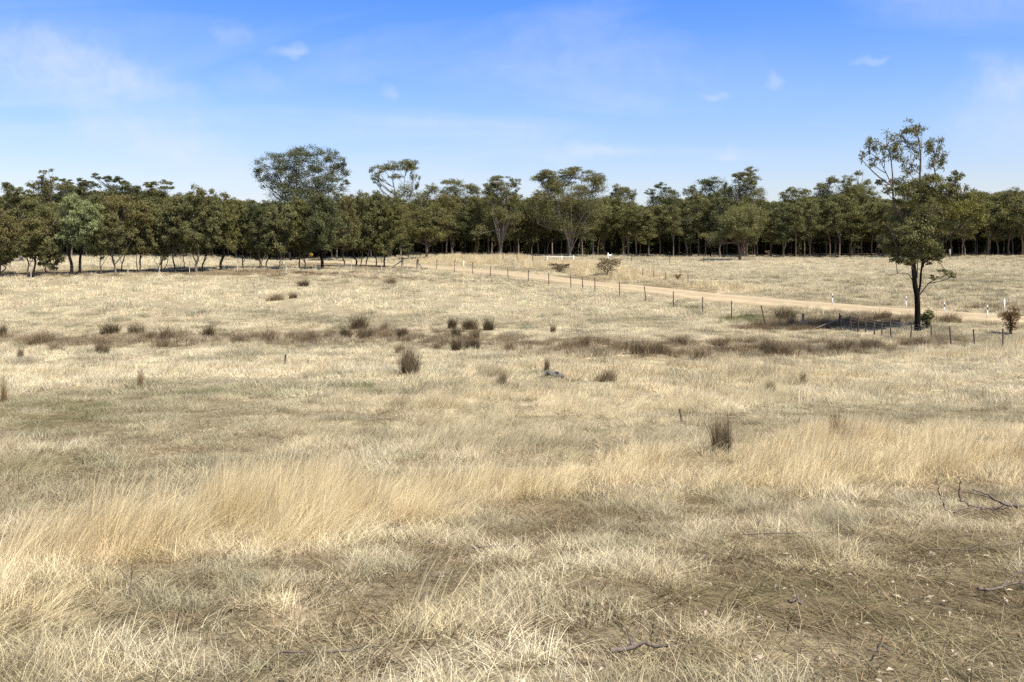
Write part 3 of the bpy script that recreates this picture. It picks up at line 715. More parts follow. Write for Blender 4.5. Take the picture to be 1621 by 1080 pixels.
def grow(trunk_col, H, lobes, r0, fork, path=None, leaf=(0.24, 0.10), base=G_OLIVE, tip=G_GREY, wood=None, droop=.5, stems=None, leaders=True, twig=1.0, kcl=9, cl_r=.42, flat=.35, upper_col=None, bend=0.4):
    """one gum tree; lobes = [(x, y, z, rx, ry, rz, number of leaves[, base, tip])]; returns (trunk mesh builder, crown mesh builder)"""
    tb, cb = MB(), MB(); tb.tw = twig
    up = np.asarray(upper_col if upper_col is not None else trunk_col, float); lo = np.asarray(trunk_col, float)
    if path is None:
        path = np.array([[0, 0, -0.25], [rng.normal(0, bend * .2), rng.normal(0, .1), fork * .5], [rng.normal(0, bend * .5), rng.normal(0, .2), fork], [rng.normal(0, bend), rng.normal(0, .3), fork + (H - fork) * .45], [rng.normal(0, bend), rng.normal(0, .3), H * .86]])
    P = catmull(path, 4); hz = P[:, 2] / H
    rad = np.maximum(r0 * (1 - hz * 0.92), r0 * .1); rad[0] *= 1.35; rad[1] *= 1.12
    cols = lo + (up - lo) * np.clip((hz - .2) * 2.0, 0, 1)[:, None]
    tb.tube(P, rad, 9, cols, jit=.12)
    for (s_pts, s_r) in (stems or []):
        sp = catmull(np.array(s_pts, float), 4); tb.tube(sp, np.linspace(s_r, s_r * .3, len(sp)), 7, lo + (up - lo) * np.clip((sp[:, 2] / H - .2) * 2.0, 0, 1)[:, None], jit=.12)
    nodes = [P] + [catmull(np.array(s, float), 4) for s, _ in (stems or [])]
    for lb in lobes:
        x, y, z, rx, ry, rz, n = lb[:7]
        bs, tp = (lb[7], lb[8]) if len(lb) > 8 else (base, tip)
        c = np.array([x, y, z - rz * .35])
        best = None
        for N in nodes:
            ok = N[(N[:, 2] >= fork * .8) & (N[:, 2] < c[2] - 0.15 * abs(x) - .1)]
            if len(ok) == 0: ok = N[:max(2, len(N) // 2)][-1:]
            dd = np.hypot(ok[:, 0] - x, ok[:, 1] - y) * 1.0 + np.abs((c[2] - ok[:, 2]) - 0.9 * np.hypot(ok[:, 0] - x, ok[:, 1] - y)) * .8
            i = int(np.argmin(dd))
            if best is None or dd[i] < best[0]: best = (dd[i], ok[i])
        a0 = best[1]; L_ = np.linalg.norm(c - a0)
        if L_ > .3:
            bow = (a0 + c) / 2 + np.array([(c[0] - a0[0]) * .12, (c[1] - a0[1]) * .12, -L_ * .06]) + rng.normal(0, .05 * L_, 3)
            rr = max(.02 * twig, min(r0 * .42, 0.014 * L_ + .02)) 
            tb.tube(bez(a0, c, bow, 6), np.linspace(rr, rr * .45, 6), 5, up, cap=False)
        lobe_leaves(cb, (x, y, z), (rx, ry, rz), int(n), leaf[0], leaf[1], bs, tp, flat=flat, kcl=kcl * max(.6, min(2.2, rx / 1.4)), cl_r=cl_r, droop=droop, twigs=tb, wood=tuple(up))
    return tb, cb

def plant(name, label, cat, group, loc, tb, cb, rz=0.0):
    t = thing(name, loc, label, cat, group, rz)
    add('trunk', tb.mesh('trunk', M_BARK, True), t)
    add('crown', cb.mesh('crown', M_LEAF), t)
    return t

def copy_tree(src, loc, rz, scl, label, group):
    r = src.copy(); COL.objects.link(r); r.location = loc; r.rotation_euler = (0, 0, rz); r.scale = scl
    r['label'] = label
    if group: r['group'] = group
    for ch in src.children:
        c2 = ch.copy(); COL.objects.link(c2); c2.parent = r
    return r

# --- the lone tree by the road
X0, Y0, Z0 = hit(1452, 524)
s = Y0 / F
def L5(zx, zy, zrx, zry, n, dy=0.0, *cols):        # lobe read off an enlarged view of the tree (4.153 times, corner 1280, 180)
    px_, py_ = 1280 + zx / 4.153, 180 + zy / 4.153
    return ((px_ - 1452) * s, dy, (524 - py_) * s, zrx / 4.153 * s, min(zrx, 190) / 4.153 * s, zry / 4.153 * s * (1.4 if zrx > 70 else 1.15), n * (2.0 if zy > 420 else 1.2), *cols)
TT = lambda zx, zy, dy=0.0: ((1280 + zx / 4.153 - 1452) * s, dy, (524 - (180 + zy / 4.153)) * s)
lobes = [L5(705, 95, 85, 50, 520), L5(650, 165, 60, 60, 300, .3), L5(730, 190, 75, 70, 420, -.3), L5(840, 240, 80, 70, 620, .2), L5(885, 310, 45, 50, 230), L5(800, 320, 60, 50, 160, -.4),
         L5(690, 300, 75, 85, 380, .3), L5(660, 380, 50, 40, 110), L5(510, 190, 95, 55, 560), L5(410, 220, 50, 60, 330, .3), L5(575, 245, 55, 70, 420, -.3), L5(430, 310, 50, 50, 190), L5(350, 285, 24, 40, 80), L5(500, 270, 60, 50, 170),
         L5(480, 455, 40, 28, 100), L5(515, 500, 30, 30, 90), L5(620, 470, 95, 45, 600, .4), L5(730, 455, 110, 45, 900, -.4), L5(850, 470, 110, 60, 1000, .4), L5(960, 450, 60, 60, 520), L5(600, 540, 90, 55, 640, -.6), L5(770, 530, 110, 60, 900, .8), L5(910, 540, 90, 60, 620, -.2), L5(1010, 520, 50, 60, 330),
         L5(950, 620, 120, 65, 1150, -.3, G_YELLOW * .9, G_YELLOW), L5(1070, 640, 95, 85, 1200, .2, G_YELLOW * .8, G_YELLOW), L5(1120, 650, 50, 60, 420, .1, G_YELLOW * .8, G_YELLOW), L5(1010, 720, 100, 50, 620, .4), L5(880, 680, 80, 60, 520, -.6), L5(640, 640, 110, 60, 900, .3), L5(760, 640, 90, 60, 560, -1.0), L5(580, 740, 70, 60, 430, .3), L5(840, 760, 80, 50, 430, .6),
         L5(660, 800, 120, 75, 1500, -.8), L5(770, 800, 100, 80, 1350, -.5), L5(820, 890, 75, 60, 720, .2), L5(700, 890, 110, 60, 1050, -.3), L5(600, 880, 80, 60, 620, .4), L5(500, 860, 70, 50, 420), L5(540, 800, 80, 60, 560, -.4), L5(640, 930, 90, 50, 620, -.6), L5(780, 930, 80, 50, 560, .5), L5(578, 932, 50, 50, 230), L5(850, 940, 60, 30, 180), L5(900, 1048, 60, 22, 90), L5(945, 1062, 26, 18, 60), L5(830, 1075, 30, 20, 60)]
trunk = [(0, 0, -.3), (.02, 0, 1.2), (-.02, 0, 2.3), TT(700, 1130), TT(690, 1000), TT(690, 860, .1), TT(735, 690, .2), TT(735, 450, .1), TT(735, 260), TT(705, 90)]
stems = [([(0, 0, 2.2), TT(735, 1130, .05), TT(752, 1000, .1), TT(800, 950), TT(900, 850, .3), TT(1020, 740, .3), TT(1060, 640)], .085),
         ([TT(752, 1010, .1), TT(760, 850, -.1), TT(775, 700), TT(800, 600, .1), TT(850, 460, .2), TT(810, 290)], .10),
         ([TT(690, 880, .1), TT(640, 740, .2), TT(570, 600, .2), TT(555, 450), TT(545, 330), TT(530, 240)], .085), ([TT(560, 500), TT(510, 390), TT(450, 270)], .045),
         ([TT(700, 1130), TT(655, 1055), TT(600, 1050), TT(535, 1062)], .03), ([TT(712, 1080), TT(716, 1000), TT(725, 930)], .05), ([TT(690, 960), TT(640, 900), TT(560, 940)], .035), ([(0.1, 0, 2.35), TT(790, 1115), TT(850, 1085), TT(930, 1050)], .04)]
tb, cb = grow((.008, .007, .006), 14.2, lobes, .205, 2.6, np.array(trunk), (0.155, 0.058), G_OLIVE * .95, G_GREY, stems=stems, twig=.6, kcl=22, cl_r=.34, flat=1.2, droop=.9, upper_col=(0.20, 0.16, 0.125))
for t_, rr in (((500, 1150), .02),): pass
plant('gum_tree', 'tall lone gum tree with blackened forked trunk standing beside the road fence', 'tree', None, (X0, Y0, gz(X0, Y0)), tb, cb)

# --- the young planted row on the left: (trunk column, trunk row, crown centre column, crown half width, crown top row, crown bottom row, trunk colour, tones, trunk radius)
tones = {'o': (G_OLIVE, G_GREY), 'c': (G_OLIVE, G_COPPER), 'y': (G_OLIVE, G_YELLOW), 'd': (G_DARK, G_OLIVE), 'l': (G_LIGHT, G_GREY * 1.5), 'g': (G_OLIVE * .8 + G_GREY * .2, G_GREY)}
ROW = [(-28, 441, -25, 26, 322, 412, B_BROWN, 'o', .10, 'bushy gum cut off by the frame edge at the far end of the planted row'),
       (2, 440, 6, 30, 338, 422, B_BROWN, 'c', .12, 'low copper topped gum at the outer end of the planted row'),
       (43, 435, 38, 18, 350, 412, B_BROWN, 'o', .08, 'short gum with thin bent trunk beside the golden topped gum'),
       (51, 439, 56, 24, 342, 405, B_DARK, 'c', .11, 'golden topped short gum on one dark leaning trunk'),
       (75, 436, 82, 21, 372, 424, B_BROWN, 'g', .06, 'lowest bushy sapling with drooping crown beside the pale green tree'),
       (113, 436, 120, 28, 306, 388, B_DARK, 'l', .17, 'pale silvery green tree, brightest crown of the row'),
       (126, 435.5, 146, 24, 318, 396, B_DARK, 'l', .15, 'pale green gum on slim black trunk, close right of the brightest crown'),
       (159, 434.5, 172, 19, 330, 412, B_BROWN, 'g', .07, 'thin young gum just right of the pale green pair'),
       (183, 432.5, 186, 32, 306, 400, B_GREY, 'c', .12, 'copper crowned gum with grey trunk forking low into a wide vee'),
       (193, 430, 214, 20, 326, 402, B_BROWN, 'o', .07, 'slim brown gum standing behind the low forked grey trunk'),
       (221, 431, 228, 25, 317, 405, B_BROWN, 'c', .10, 'copper tinted gum with two stems joined at the foot'),
       (250, 430, 252, 24, 330, 408, B_BROWN, 'g', .07, 'young gum leaning right beside a pale bent stem'),
       (257, 429.5, 272, 24, 322, 404, B_GREY, 'g', .07, 'grey leafed gum with pale bent double stem'),
       (278, 430.6, 282, 24, 308, 400, B_BROWN, 'o', .09, 'straight brown gum midway between bent stem and thick grey trunk'),
       (290, 427, 300, 18, 315, 402, B_BROWN, 'g', .05, 'thin pole of a gum just before the thick grey trunk'),
       (311, 430.6, 316, 30, 292, 398, B_GREY, 'o', .15, 'tall gum on a thick grey trunk in mid row'),
       (321, 430, 334, 22, 312, 402, B_DARK, 'g', .09, 'gum on dark crooked trunk leaning against its thick grey neighbour'),
       (351, 428, 350, 27, 305, 398, B_DARK, 'y', .15, 'yellow green gum standing alone on a thick black trunk'),
       (385, 426, 378, 20, 316, 402, B_BROWN, 'y', .08, 'slender yellow green gum between two darker trunks'),
       (414, 427, 408, 26, 312, 398, B_BROWN, 'd', .10, 'dark crowned gum with a grey bushy sapling below'),
       (410, 425, 410, 14, 370, 412, B_GREY, 'g', .05, 'small grey green sapling growing under the dark crowned gum'),
       (422, 426, 436, 22, 326, 400, B_DARK, 'o', .08, 'gum on short dark trunk next to the slanting pale stems'),
       (442, 426.5, 452, 26, 318, 402, B_GREY, 'g', .06, 'gum with several slanting thin pale stems'),
       (475, 426, 472, 24, 310, 402, B_BROWN, 'y', .08, 'yellow topped gum, first of two twin poles'),
       (482, 425.5, 492, 22, 322, 402, B_BROWN, 'd', .07, 'dark gum, second of two twin poles'),
       (510, 427, 512, 34, 302, 398, B_DARK, 'd', .20, 'broad dark gum on the stoutest black trunk of the row'),
       (545, 423, 545, 26, 304, 400, B_BROWN, 'c', .10, 'copper tipped gum right of the stoutest black trunk'),
       (562, 422, 566, 28, 300, 396, B_DARK, 'o', .12, 'dense gum on dark trunk left of the pale straight pole'),
       (570, 421.5, 584, 24, 302, 396, B_PALE, 'o', .07, 'dense gum on pale straight pole near the gateway'),
       (579, 422, 598, 24, 298, 398, B_BROWN, 'g', .09, 'third last gum of the row before the gateway posts'),
       (595, 422, 612, 28, 304, 396, B_BROWN, 'o', .09, 'second last gum of the row before the gateway posts'),
       (608, 423, 626, 22, 322, 406, B_DARK, 'y', .11, 'last gum of the row, leaning over the gateway posts')]
ROWG = 'young gums planted in a row'
for (tx, ty, cx_, hw, top, bot, bark, tone, r0, lab) in ROW:
    x, y, z = hit(tx, ty); k = y / F
    H = (ty - top) * k; cb0 = (ty - bot) * k; W_ = hw * k * 1.02; ox = (cx_ - tx) * k
    lobes = []; n_l = int(14 + hw * .5)
    bs, tp = tones[tone]
    for i in range(n_l):
        t = (i + .5) / n_l
        prof = math.sin(math.pi * (0.16 + 0.76 * t)) ** .7
        a_ = i * 2.4 + rng.random() * .8
        rr = W_ * prof * (.25 + .62 * rng.random())
        lz = cb0 + (H - cb0) * (.10 + .80 * t)
        lr = W_ * (.32 + .16 * rng.random()) * (1.0 if t < .7 else .85)
        lobes.append((ox * min(1, t * 1.6) + math.cos(a_) * rr, math.sin(a_) * rr, lz, lr, lr, lr * 1.15, int(200 + 420 * lr * lr / 1.0), bs * (0.9 + .2 * rng.random()), tp if (t > .45 or tone != 'c') else G_GREY))
    path = np.array([[0, 0, -.3], [rng.normal(0, .10), 0, cb0 * .35], [rng.normal(0, .18) + ox * .12, rng.normal(0, .1), cb0 * .8], [ox * .5 + rng.normal(0, .15), rng.normal(0, .2), cb0 + (H - cb0) * .35], [ox + rng.normal(0, .2), rng.normal(0, .2), H * .9]])
    stems = []
    if 'forking low' in lab: stems = [([(0, 0, 1.0), (.9, .1, 2.2), (1.8, .1, 3.6)], .07), ([(0, 0, 1.2), (-.7, .1, 2.0), (-1.4, 0, 2.8)], .04)]
    elif 'two stems' in lab: stems = [([(0, 0, 0), (-.35, .1, .6), (-.35, .1, 2.6)], .07)]
    elif 'double stem' in lab: stems = [([(0, 0, 0), (.5, .1, .9), (.75, .1, 2.8)], .06)]
    elif 'slanting thin' in lab: stems = [([(0, 0, 0), (.5, .1, 1.2), (.8, .1, 2.8)], .05), ([(.25, 0, 0), (-.1, .1, 1.2), (-.4, 0, 2.6)], .05), ([(.5, 0, 0), (.3, 0, 1.0), (.3, 0, 2.4)], .04)]
    elif rng.random() < .55: stems = [([(0, 0, cb0 * .45), (.4 * rng.choice([-1, 1]), .1, cb0 * .9), (.8 * rng.choice([-1, 1]), .2, cb0 * 1.35)], r0 * .5)]
    tb, cb = grow(bark, H, lobes, r0, cb0 * .8, path, (0.21, 0.085), bs, tp, stems=stems, twig=.6, kcl=9, cl_r=.45, flat=1.0, droop=1.0, upper_col=np.array(bark) * .6 + np.array(B_BROWN) * .4)
    plant('young_gum_tree', lab, 'tree', ROWG, (x, y, gz(x, y)), tb, cb)

# --- forest edge: gums with a silhouette of their own
# (label, trunk column, distance, [stem leans in px], [(column, row, rx, ry, leaves)], trunk colour, tones, leaf count factor)
SIL = [
    ('widest tall gum with airy lobed crown rising above the planted row', 476, 165, [-40, -10, 25, 50], [(414, 263, 11, 10, 126), (412, 280, 9, 11, 112), (421, 291, 8, 9, 78), (440, 250, 13, 8, 118), (458, 250, 16, 9, 157), (449, 261, 13, 9, 135), (470, 240, 13, 9, 135), (482, 250, 13, 11, 168), (498, 240, 10, 9, 101), (479, 263, 13, 11, 168), (442, 273, 11, 11, 140), (458, 275, 13, 11, 168), (440, 289, 11, 10, 126), (458, 291, 13, 11, 168), (477, 284, 13, 11, 168), (493, 273, 13, 11, 168), (500, 261, 11, 9, 112), (516, 252, 10, 11, 126), (528, 252, 9, 10, 101), (521, 268, 11, 11, 140), (535, 273, 11, 11, 140), (542, 263, 6, 9, 67), (516, 287, 13, 11, 168), (500, 291, 13, 11, 168), (535, 287, 9, 6, 67), (546, 289, 6, 5, 42), (477, 301, 18, 9, 180), (449, 301, 18, 8, 157), (505, 301, 13, 6, 101), (450, 306, 18, 10, 170), (475, 310, 20, 10, 200), (505, 308, 20, 10, 190), (530, 306, 14, 9, 120), (490, 318, 30, 10, 260), (460, 320, 22, 10, 200)], B_PALE, 'd'),
    ('umbrella shaped gum with bare thin limbs under its cap', 636, 168, [-14, 4, 18], [(600, 275, 14, 13, 260), (614, 266, 18, 10, 320), (632, 264, 20, 9, 380), (650, 268, 14, 11, 300), (660, 282, 7, 18, 190), (598, 287, 8, 8, 90), (625, 278, 14, 7, 120), (645, 312, 22, 18, 620), (668, 318, 16, 18, 420)], B_PALE, 'o'),
    ('flat topped gum with sky showing through, right of the umbrella gum', 716, 172, [-22, 6, 22], [(690, 300, 14, 9, 230), (710, 294, 20, 8, 340), (735, 298, 20, 9, 360), (752, 304, 14, 10, 260), (728, 314, 26, 14, 520), (700, 318, 14, 12, 240), (745, 322, 22, 12, 380), (690, 335, 26, 18, 560), (725, 345, 28, 22, 640)], B_PALE, 'o'),
    ('gum with three long pale stems under a rounded cap', 793, 172, [-14, 0, 10], [(775, 294, 14, 10, 280), (793, 288, 18, 8, 360), (812, 294, 11, 12, 230), (798, 305, 22, 12, 420), (776, 312, 16, 12, 330), (818, 310, 8, 9, 120), (790, 330, 26, 16, 460), (815, 335, 18, 18, 360)], B_PALE, 'o'),
    ('broadest domed gum fanning out from many low stems', 903, 170, [-34, -14, 2, 18, 40], [(858, 285, 16, 10, 330), (880, 275, 20, 9, 440), (905, 272, 22, 9, 500), (930, 280, 20, 11, 440), (950, 295, 14, 14, 340), (895, 290, 30, 12, 600), (925, 302, 28, 14, 560), (870, 302, 22, 12, 420), (905, 320, 40, 18, 820), (860, 335, 26, 22, 640), (940, 335, 28, 24, 640), (885, 350, 30, 18, 480), (920, 355, 26, 20, 480)], (0.26, .22, .18), 'o'),
    ('small round topped gum close right of the broadest dome', 988, 176, [-6, 8], [(976, 305, 12, 8, 240), (992, 301, 15, 7, 320), (1003, 310, 10, 11, 220), (984, 318, 18, 10, 330), (990, 335, 22, 18, 520)], B_GREY, 'o'),
    ('ragged gum with a thin broken crown against the sky', 1048, 178, [-16, 6, 20], [(1030, 306, 9, 5, 90), (1044, 297, 10, 6, 130), (1060, 303, 10, 6, 120), (1070, 312, 7, 7, 70), (1036, 300, 8, 5, 70), (1050, 316, 18, 11, 330), (1045, 335, 26, 18, 560)], B_DARK, 'd'),
    ('dark gum with two rounded heads left of the tallest light crown', 1122, 174, [-14, 12], [(1098, 306, 14, 10, 260), (1118, 294, 16, 10, 360), (1128, 303, 20, 14, 440), (1150, 300, 10, 10, 220), (1108, 322, 26, 16, 560), (1140, 322, 22, 18, 520), (1118, 345, 28, 20, 620)], B_DARK, 'd'),
    ('tallest light green gum of the forest edge', 1178, 170, [-8, 2, 10], [(1165, 280, 11, 9, 240), (1180, 276, 14, 9, 360), (1194, 290, 11, 14, 330), (1182, 290, 16, 10, 280), (1178, 305, 18, 8, 120), (1168, 322, 22, 16, 460), (1195, 318, 16, 18, 380)], B_PALE, 'y'),
    ('leafy mid green gum standing forward of the tallest light crown', 1172, 160, [-20, 10, 24], [(1150, 345, 20, 14, 480), (1180, 338, 24, 14, 560), (1200, 355, 14, 16, 330), (1158, 365, 22, 14, 520), (1185, 372, 22, 14, 480), (1142, 378, 16, 10, 280), (1196, 380, 12, 10, 200)], B_BROWN, 'g'),
    ('gum with a worn jagged top between two rounder crowns', 1256, 178, [-10, 10], [(1243, 310, 9, 7, 130), (1256, 303, 12, 6, 200), (1270, 304, 11, 6, 180), (1258, 318, 20, 12, 420), (1262, 338, 24, 18, 620)], B_DARK, 'o'),
    ('round crowned gum left of the lone tree with gaps of sky', 1322, 172, [-14, 10, 22], [(1298, 300, 14, 9, 280), (1318, 287, 14, 8, 280), (1336, 294, 9, 13, 200), (1310, 310, 20, 12, 420), (1345, 304, 16, 9, 280), (1365, 308, 14, 9, 240), (1330, 325, 30, 16, 700), (1375, 320, 16, 12, 320)], B_DARK, 'o'),
    ('thin grey crowned sapling top poking above the round gum', 1352, 176, [-4, 6], [(1348, 283, 12, 8, 110), (1362, 277, 10, 6, 80), (1372, 288, 7, 7, 60), (1345, 294, 9, 6, 80), (1355, 320, 20, 14, 320)], B_GREY, 'g'),
    ('gum with a broken sparse tip above the pale silvery tree', 75, 152, [-10, 8], [(76, 272, 7, 5, 70), (72, 282, 7, 5, 60), (84, 284, 6, 8, 80), (76, 292, 10, 6, 120), (62, 300, 12, 8, 220), (88, 306, 18, 12, 420), (60, 320, 22, 16, 560)], B_PALE, 'o'),
    ('gum with a flat overhanging branch against the sky at left', 196, 158, [-16, -4, 12], [(160, 281, 8, 4.5, 120), (172, 284, 10, 5, 160), (184, 285, 11, 6, 200), (197, 293, 10, 7, 220), (208, 300, 14, 8, 300), (190, 308, 24, 10, 460), (205, 325, 26, 16, 600)], B_DARK, 'd'),
    ('loose topped gum above the mid row with small sky gaps', 250, 158, [-12, 10], [(238, 292, 10, 6, 180), (252, 291, 12, 5, 200), (264, 297, 10, 7, 180), (248, 304, 18, 9, 360), (256, 320, 26, 16, 620)], B_DARK, 'o'),
    ('round dark gum top left of the flat overhanging branch', 108, 156, [-8, 8], [(106, 289, 9, 6, 220), (130, 290, 12, 6, 240), (118, 300, 18, 9, 380), (140, 302, 14, 9, 320), (122, 320, 26, 16, 600)], B_PALE, 'd'),
    ('dead limbed gum with long pale bare branches over the golden gum', 34, 132, [-12, 4, 20, 40], [(20, 300, 14, 8, 240), (40, 306, 12, 8, 200), (8, 312, 18, 12, 420), (45, 325, 24, 12, 420), (15, 335, 22, 14, 420), (70, 340, 20, 14, 320)], B_PALE, 'o'),
    ('golden green tree at the road gateway with drooping crown', 676, 150, [-8, 6], [(664, 345, 12, 12, 380), (678, 350, 13, 14, 420), (670, 368, 16, 14, 460), (686, 372, 9, 14, 280), (655, 365, 12, 16, 340)], B_BROWN, 'y'),
]
FOREST = 'gums along the forest edge'
for (lab, tx, dist, leans, lob, bark, tone) in SIL:
    if tx not in (793, 903, 1172, 676, 34): dist += 13
    x = (tx - CX) / F * dist; y = dist; z = gz(x, y); k = y / F
    bs, tp = tones[tone]
    base_row = HY + (EYE - z) / k
    H = (base_row - min(l[1] - l[3] for l in lob)) * k
    lobes = []
    for l in lob:                                       # each lobe breaks up into a few ragged clumps
        ns_ = 1 if tx == 476 else 4
        for _ in range(ns_):
            f_ = 1.42 if ns_ == 1 else .70; o_ = (0, 0) if ns_ == 1 else (rng.uniform(-.7, .7), rng.uniform(-.6, .75))
            lobes.append(((l[0] + o_[0] * l[2] - tx) * k, rng.normal(0, 1.0), (base_row - l[1] + o_[1] * l[3]) * k, max(.7, l[2] * f_ * k), max(.7, l[2] * f_ * k), max(.5, l[3] * f_ * k * (1.0 if l[1] < 300 else 1.3)), l[4] * (8.5 if ns_ == 1 else 4.6) / ns_))
    if tx not in (476, 636, 676, 1172):
        x0_, x1_ = min(l[0] for l in lob), max(l[0] for l in lob); t0_ = min(l[1] for l in lob)
        for _ in range(7):
            a_ = rng.random(); lobes.append(((x0_ + (x1_ - x0_) * (.1 + .8 * rng.random()) - tx) * k, rng.normal(0, 1.2), (base_row - (t0_ + 20 + a_ * (345 - t0_ - 20))) * k, 15 * k, 15 * k, 13 * k, 640))
    lobes += [(rng.normal(0, 20) * k, rng.normal(0, 1.5), (base_row - q_) * k, 16 * k, 16 * k, 13 * k, 560) for q_ in (335, 342, 350, 358, 366, 376)]
    fk = H * .28
    path = np.array([[0, 0, -.3], [leans[0] * k * .15, 0, fk], [leans[0] * k * .5, 0, H * .5], [leans[0] * k, 0, H * .8]])
    stems = [([(0, 0, fk * (.15 + .5 * rng.random())), (ln * k * .25, rng.normal(0, .3), fk * 1.2), (ln * k * .6, rng.normal(0, .4), H * .55), (ln * k, rng.normal(0, .5), H * .82)], .15) for ln in leans[1:]]
    tb, cb = grow(bark, H, lobes, .24, fk, path, (0.27, 0.12), bs, tp, stems=stems, twig=.8, kcl=6, cl_r=.46, flat=.6, droop=.5)
    if tx in (34, 716, 793, 903, 1178, 1122, 250):      # bare pale limbs standing out of the leaves on the near side
        for q_ in range(5 if tx != 903 else 4):
            sg = -1 if q_ % 2 else 1; sp_ = rng.uniform(.3, 1.0) * (26 if tx != 903 else 42) * k * sg; h_ = H * rng.uniform(.50, .74)
            a0_ = np.array([sg * .1, -.2, fk * rng.uniform(.25, .8)]); e_ = np.array([sp_, -rng.uniform(2.2, 3.6), h_])
            L_ = bez(a0_, e_, (a0_ + e_) / 2 + np.array([-sp_ * .12, -.4, H * .04]), 8) + rng.normal(0, .07, (8, 3))
            tb.tube(L_, np.linspace(.12, .035, 8), 6, (0.24, 0.205, 0.168), cap=False)
            for _ in range(2):
                m_ = L_[rng.integers(3, 7)]; e2 = m_ + np.array([rng.normal(0, .9), -.2, rng.uniform(.6, 1.7)]); tb.tube(bez(m_, e2, (m_ + e2) / 2 + rng.normal(0, .15, 3), 4), np.linspace(.045, .015, 4), 4, (0.24, 0.205, 0.168), cap=False)
    plant('gum_tree', lab, 'tree', FOREST, (x, y, z), tb, cb)

# --- forest edge: prototypes for the rest
def forest_proto(i, dens=1.0):
    H = 15.0; tone = 'odogydoc'[i % 8]; bs, tp = tones[tone]
    fk = H * (rng.uniform(.26, .36) if i % 2 else rng.uniform(.40, .50)); W_ = rng.uniform(2.4, 3.6)
    lobes = []
    for j in range(16):
        t = j / 15
        a_ = j * 2.4 + rng.random(); rr = W_ * rng.uniform(.25, 1.0) * math.sin(math.pi * (.15 + .7 * t))
        lz = fk * .9 + (H * .95 - fk * .9) * (.08 + .88 * t)
        lr = rng.uniform(1.1, 1.8) * (1 if t < .8 else .85)
        lobes.append((math.cos(a_) * rr, math.sin(a_) * rr, lz, lr * 1.1, lr * 1.1, lr * .95, int(430 * lr * dens), bs * rng.uniform(.85, 1.12), tp))
    bark = [B_DARK, B_GREY, B_GREY, B_BROWN, B_PALE, B_DARK, B_BROWN, B_GREY][i % 8]
    stems = [([(0, 0, fk * rng.uniform(.2, .8)), (rng.normal(0, .8), rng.normal(0, .6), fk * 1.5), (rng.normal(0, 1.8), rng.normal(0, 1.2), H * .75)], .12) for _ in range(rng.integers(0, 3))]
    return grow(bark, H, lobes, rng.uniform(.14, .24), fk, None, (0.36, 0.16), bs, tp, stems=stems, twig=.9, kcl=11, cl_r=.44, flat=.6, droop=.6, bend=.5)

SKY = np.array([(-60, 303), (0, 300), (30, 303), (60, 300), (110, 298), (150, 296), (210, 298), (250, 300), (290, 300), (330, 304), (370, 308), (410, 312), (470, 310), (550, 308), (590, 306), (640, 308), (680, 312), (700, 308), (760, 306), (830, 305), (850, 306), (960, 306), (985, 312), (1015, 320), (1045, 320), (1080, 306), (1110, 302), (1150, 306), (1180, 306), (1210, 310), (1240, 312), (1270, 306), (1310, 304), (1345, 300), (1380, 304), (1420, 310), (1500, 300), (1540, 297), (1580, 299), (1621, 296), (1680, 298)], float)
protos_t = []
PROTO_MESH = []
for i in range(8):
    tb, cb = forest_proto(i, .62)
    PROTO_MESH.append((tb.mesh('trunk', M_BARK, True), cb.mesh('crown', M_LEAF)))
LAND = [(-200, None), (34, 'the dead limbed gum'), (108, 'the round dark topped gum'), (196, 'the gum with the flat overhanging branch'), (250, 'the loose topped gum'), (476, 'the widest airy gum'), (636, 'the umbrella shaped gum'),
        (716, 'the flat topped gum'), (793, 'the gum with three pale stems'), (903, 'the broadest domed gum'), (988, 'the small round topped gum'), (1048, 'the ragged broken gum'), (1122, 'the gum with two heads'),
        (1178, 'the tallest light green gum'), (1256, 'the jagged topped gum'), (1322, 'the round gum with sky gaps'), (1452, 'the lone tree'), (1600, 'the dry sapling')]
ORD = ['first', 'second', 'third', 'fourth', 'fifth', 'sixth', 'seventh', 'eighth', 'ninth', 'tenth', 'eleventh', 'twelfth', 'thirteenth', 'fourteenth', 'fifteenth']
_count = {}
def forest_label(px_):
    i = max(k for k in range(len(LAND)) if LAND[k][0] <= px_)
    _count[i] = _count.get(i, 0) + 1
    o = ORD[_count[i] - 1]
    if LAND[i][1] is None: return 'dark forest gum, %s in from the outer end behind the planted row' % o
    return 'dark forest gum, %s to the right of %s' % (o, LAND[i][1])
first = {}
def forest_tree(px_, dist, top, i):
    x = (px_ - CX) / F * dist; z = gz(x, dist); H = (EYE - z) + (HY - top) / F * dist
    sc = H / 15.3
    lab = forest_label(px_); grp = FOREST if px_ >= 640 else 'gums in the forest behind the planted row'
    wx = float(np.clip(sc, .75, 1.15)) * rng.uniform(.9, 1.15)
    if i not in first:
        t = thing('gum_tree', (x, dist, z), lab, 'tree', grp, rng.random() * 6.28)
        add('trunk', PROTO_MESH[i][0], t); add('crown', PROTO_MESH[i][1], t); t.scale = (wx, wx, sc); first[i] = t
    else: copy_tree(first[i], (x, dist, z), rng.random() * 6.28, (wx, wx, sc), lab, grp)
k = 0
px_ = 640.0
while px_ < 1690:        # first and second line along the right-hand paddock
    top = np.interp(px_, SKY[:, 0], SKY[:, 1])
    forest_tree(px_, 178 + rng.uniform(-2, 4) + (6 if px_ > 1500 else 0), top + rng.uniform(-5, 20), int(rng.integers(0, 8)))
    px_ += rng.uniform(13, 24); k += 1
px_ = -60.0
while px_ < 640:
    top = np.interp(px_, SKY[:, 0], SKY[:, 1])
    forest_tree(px_, 160 + rng.uniform(-3, 6), top + rng.uniform(2, 22), int(rng.integers(0, 8)))
    px_ += rng.uniform(18, 30)
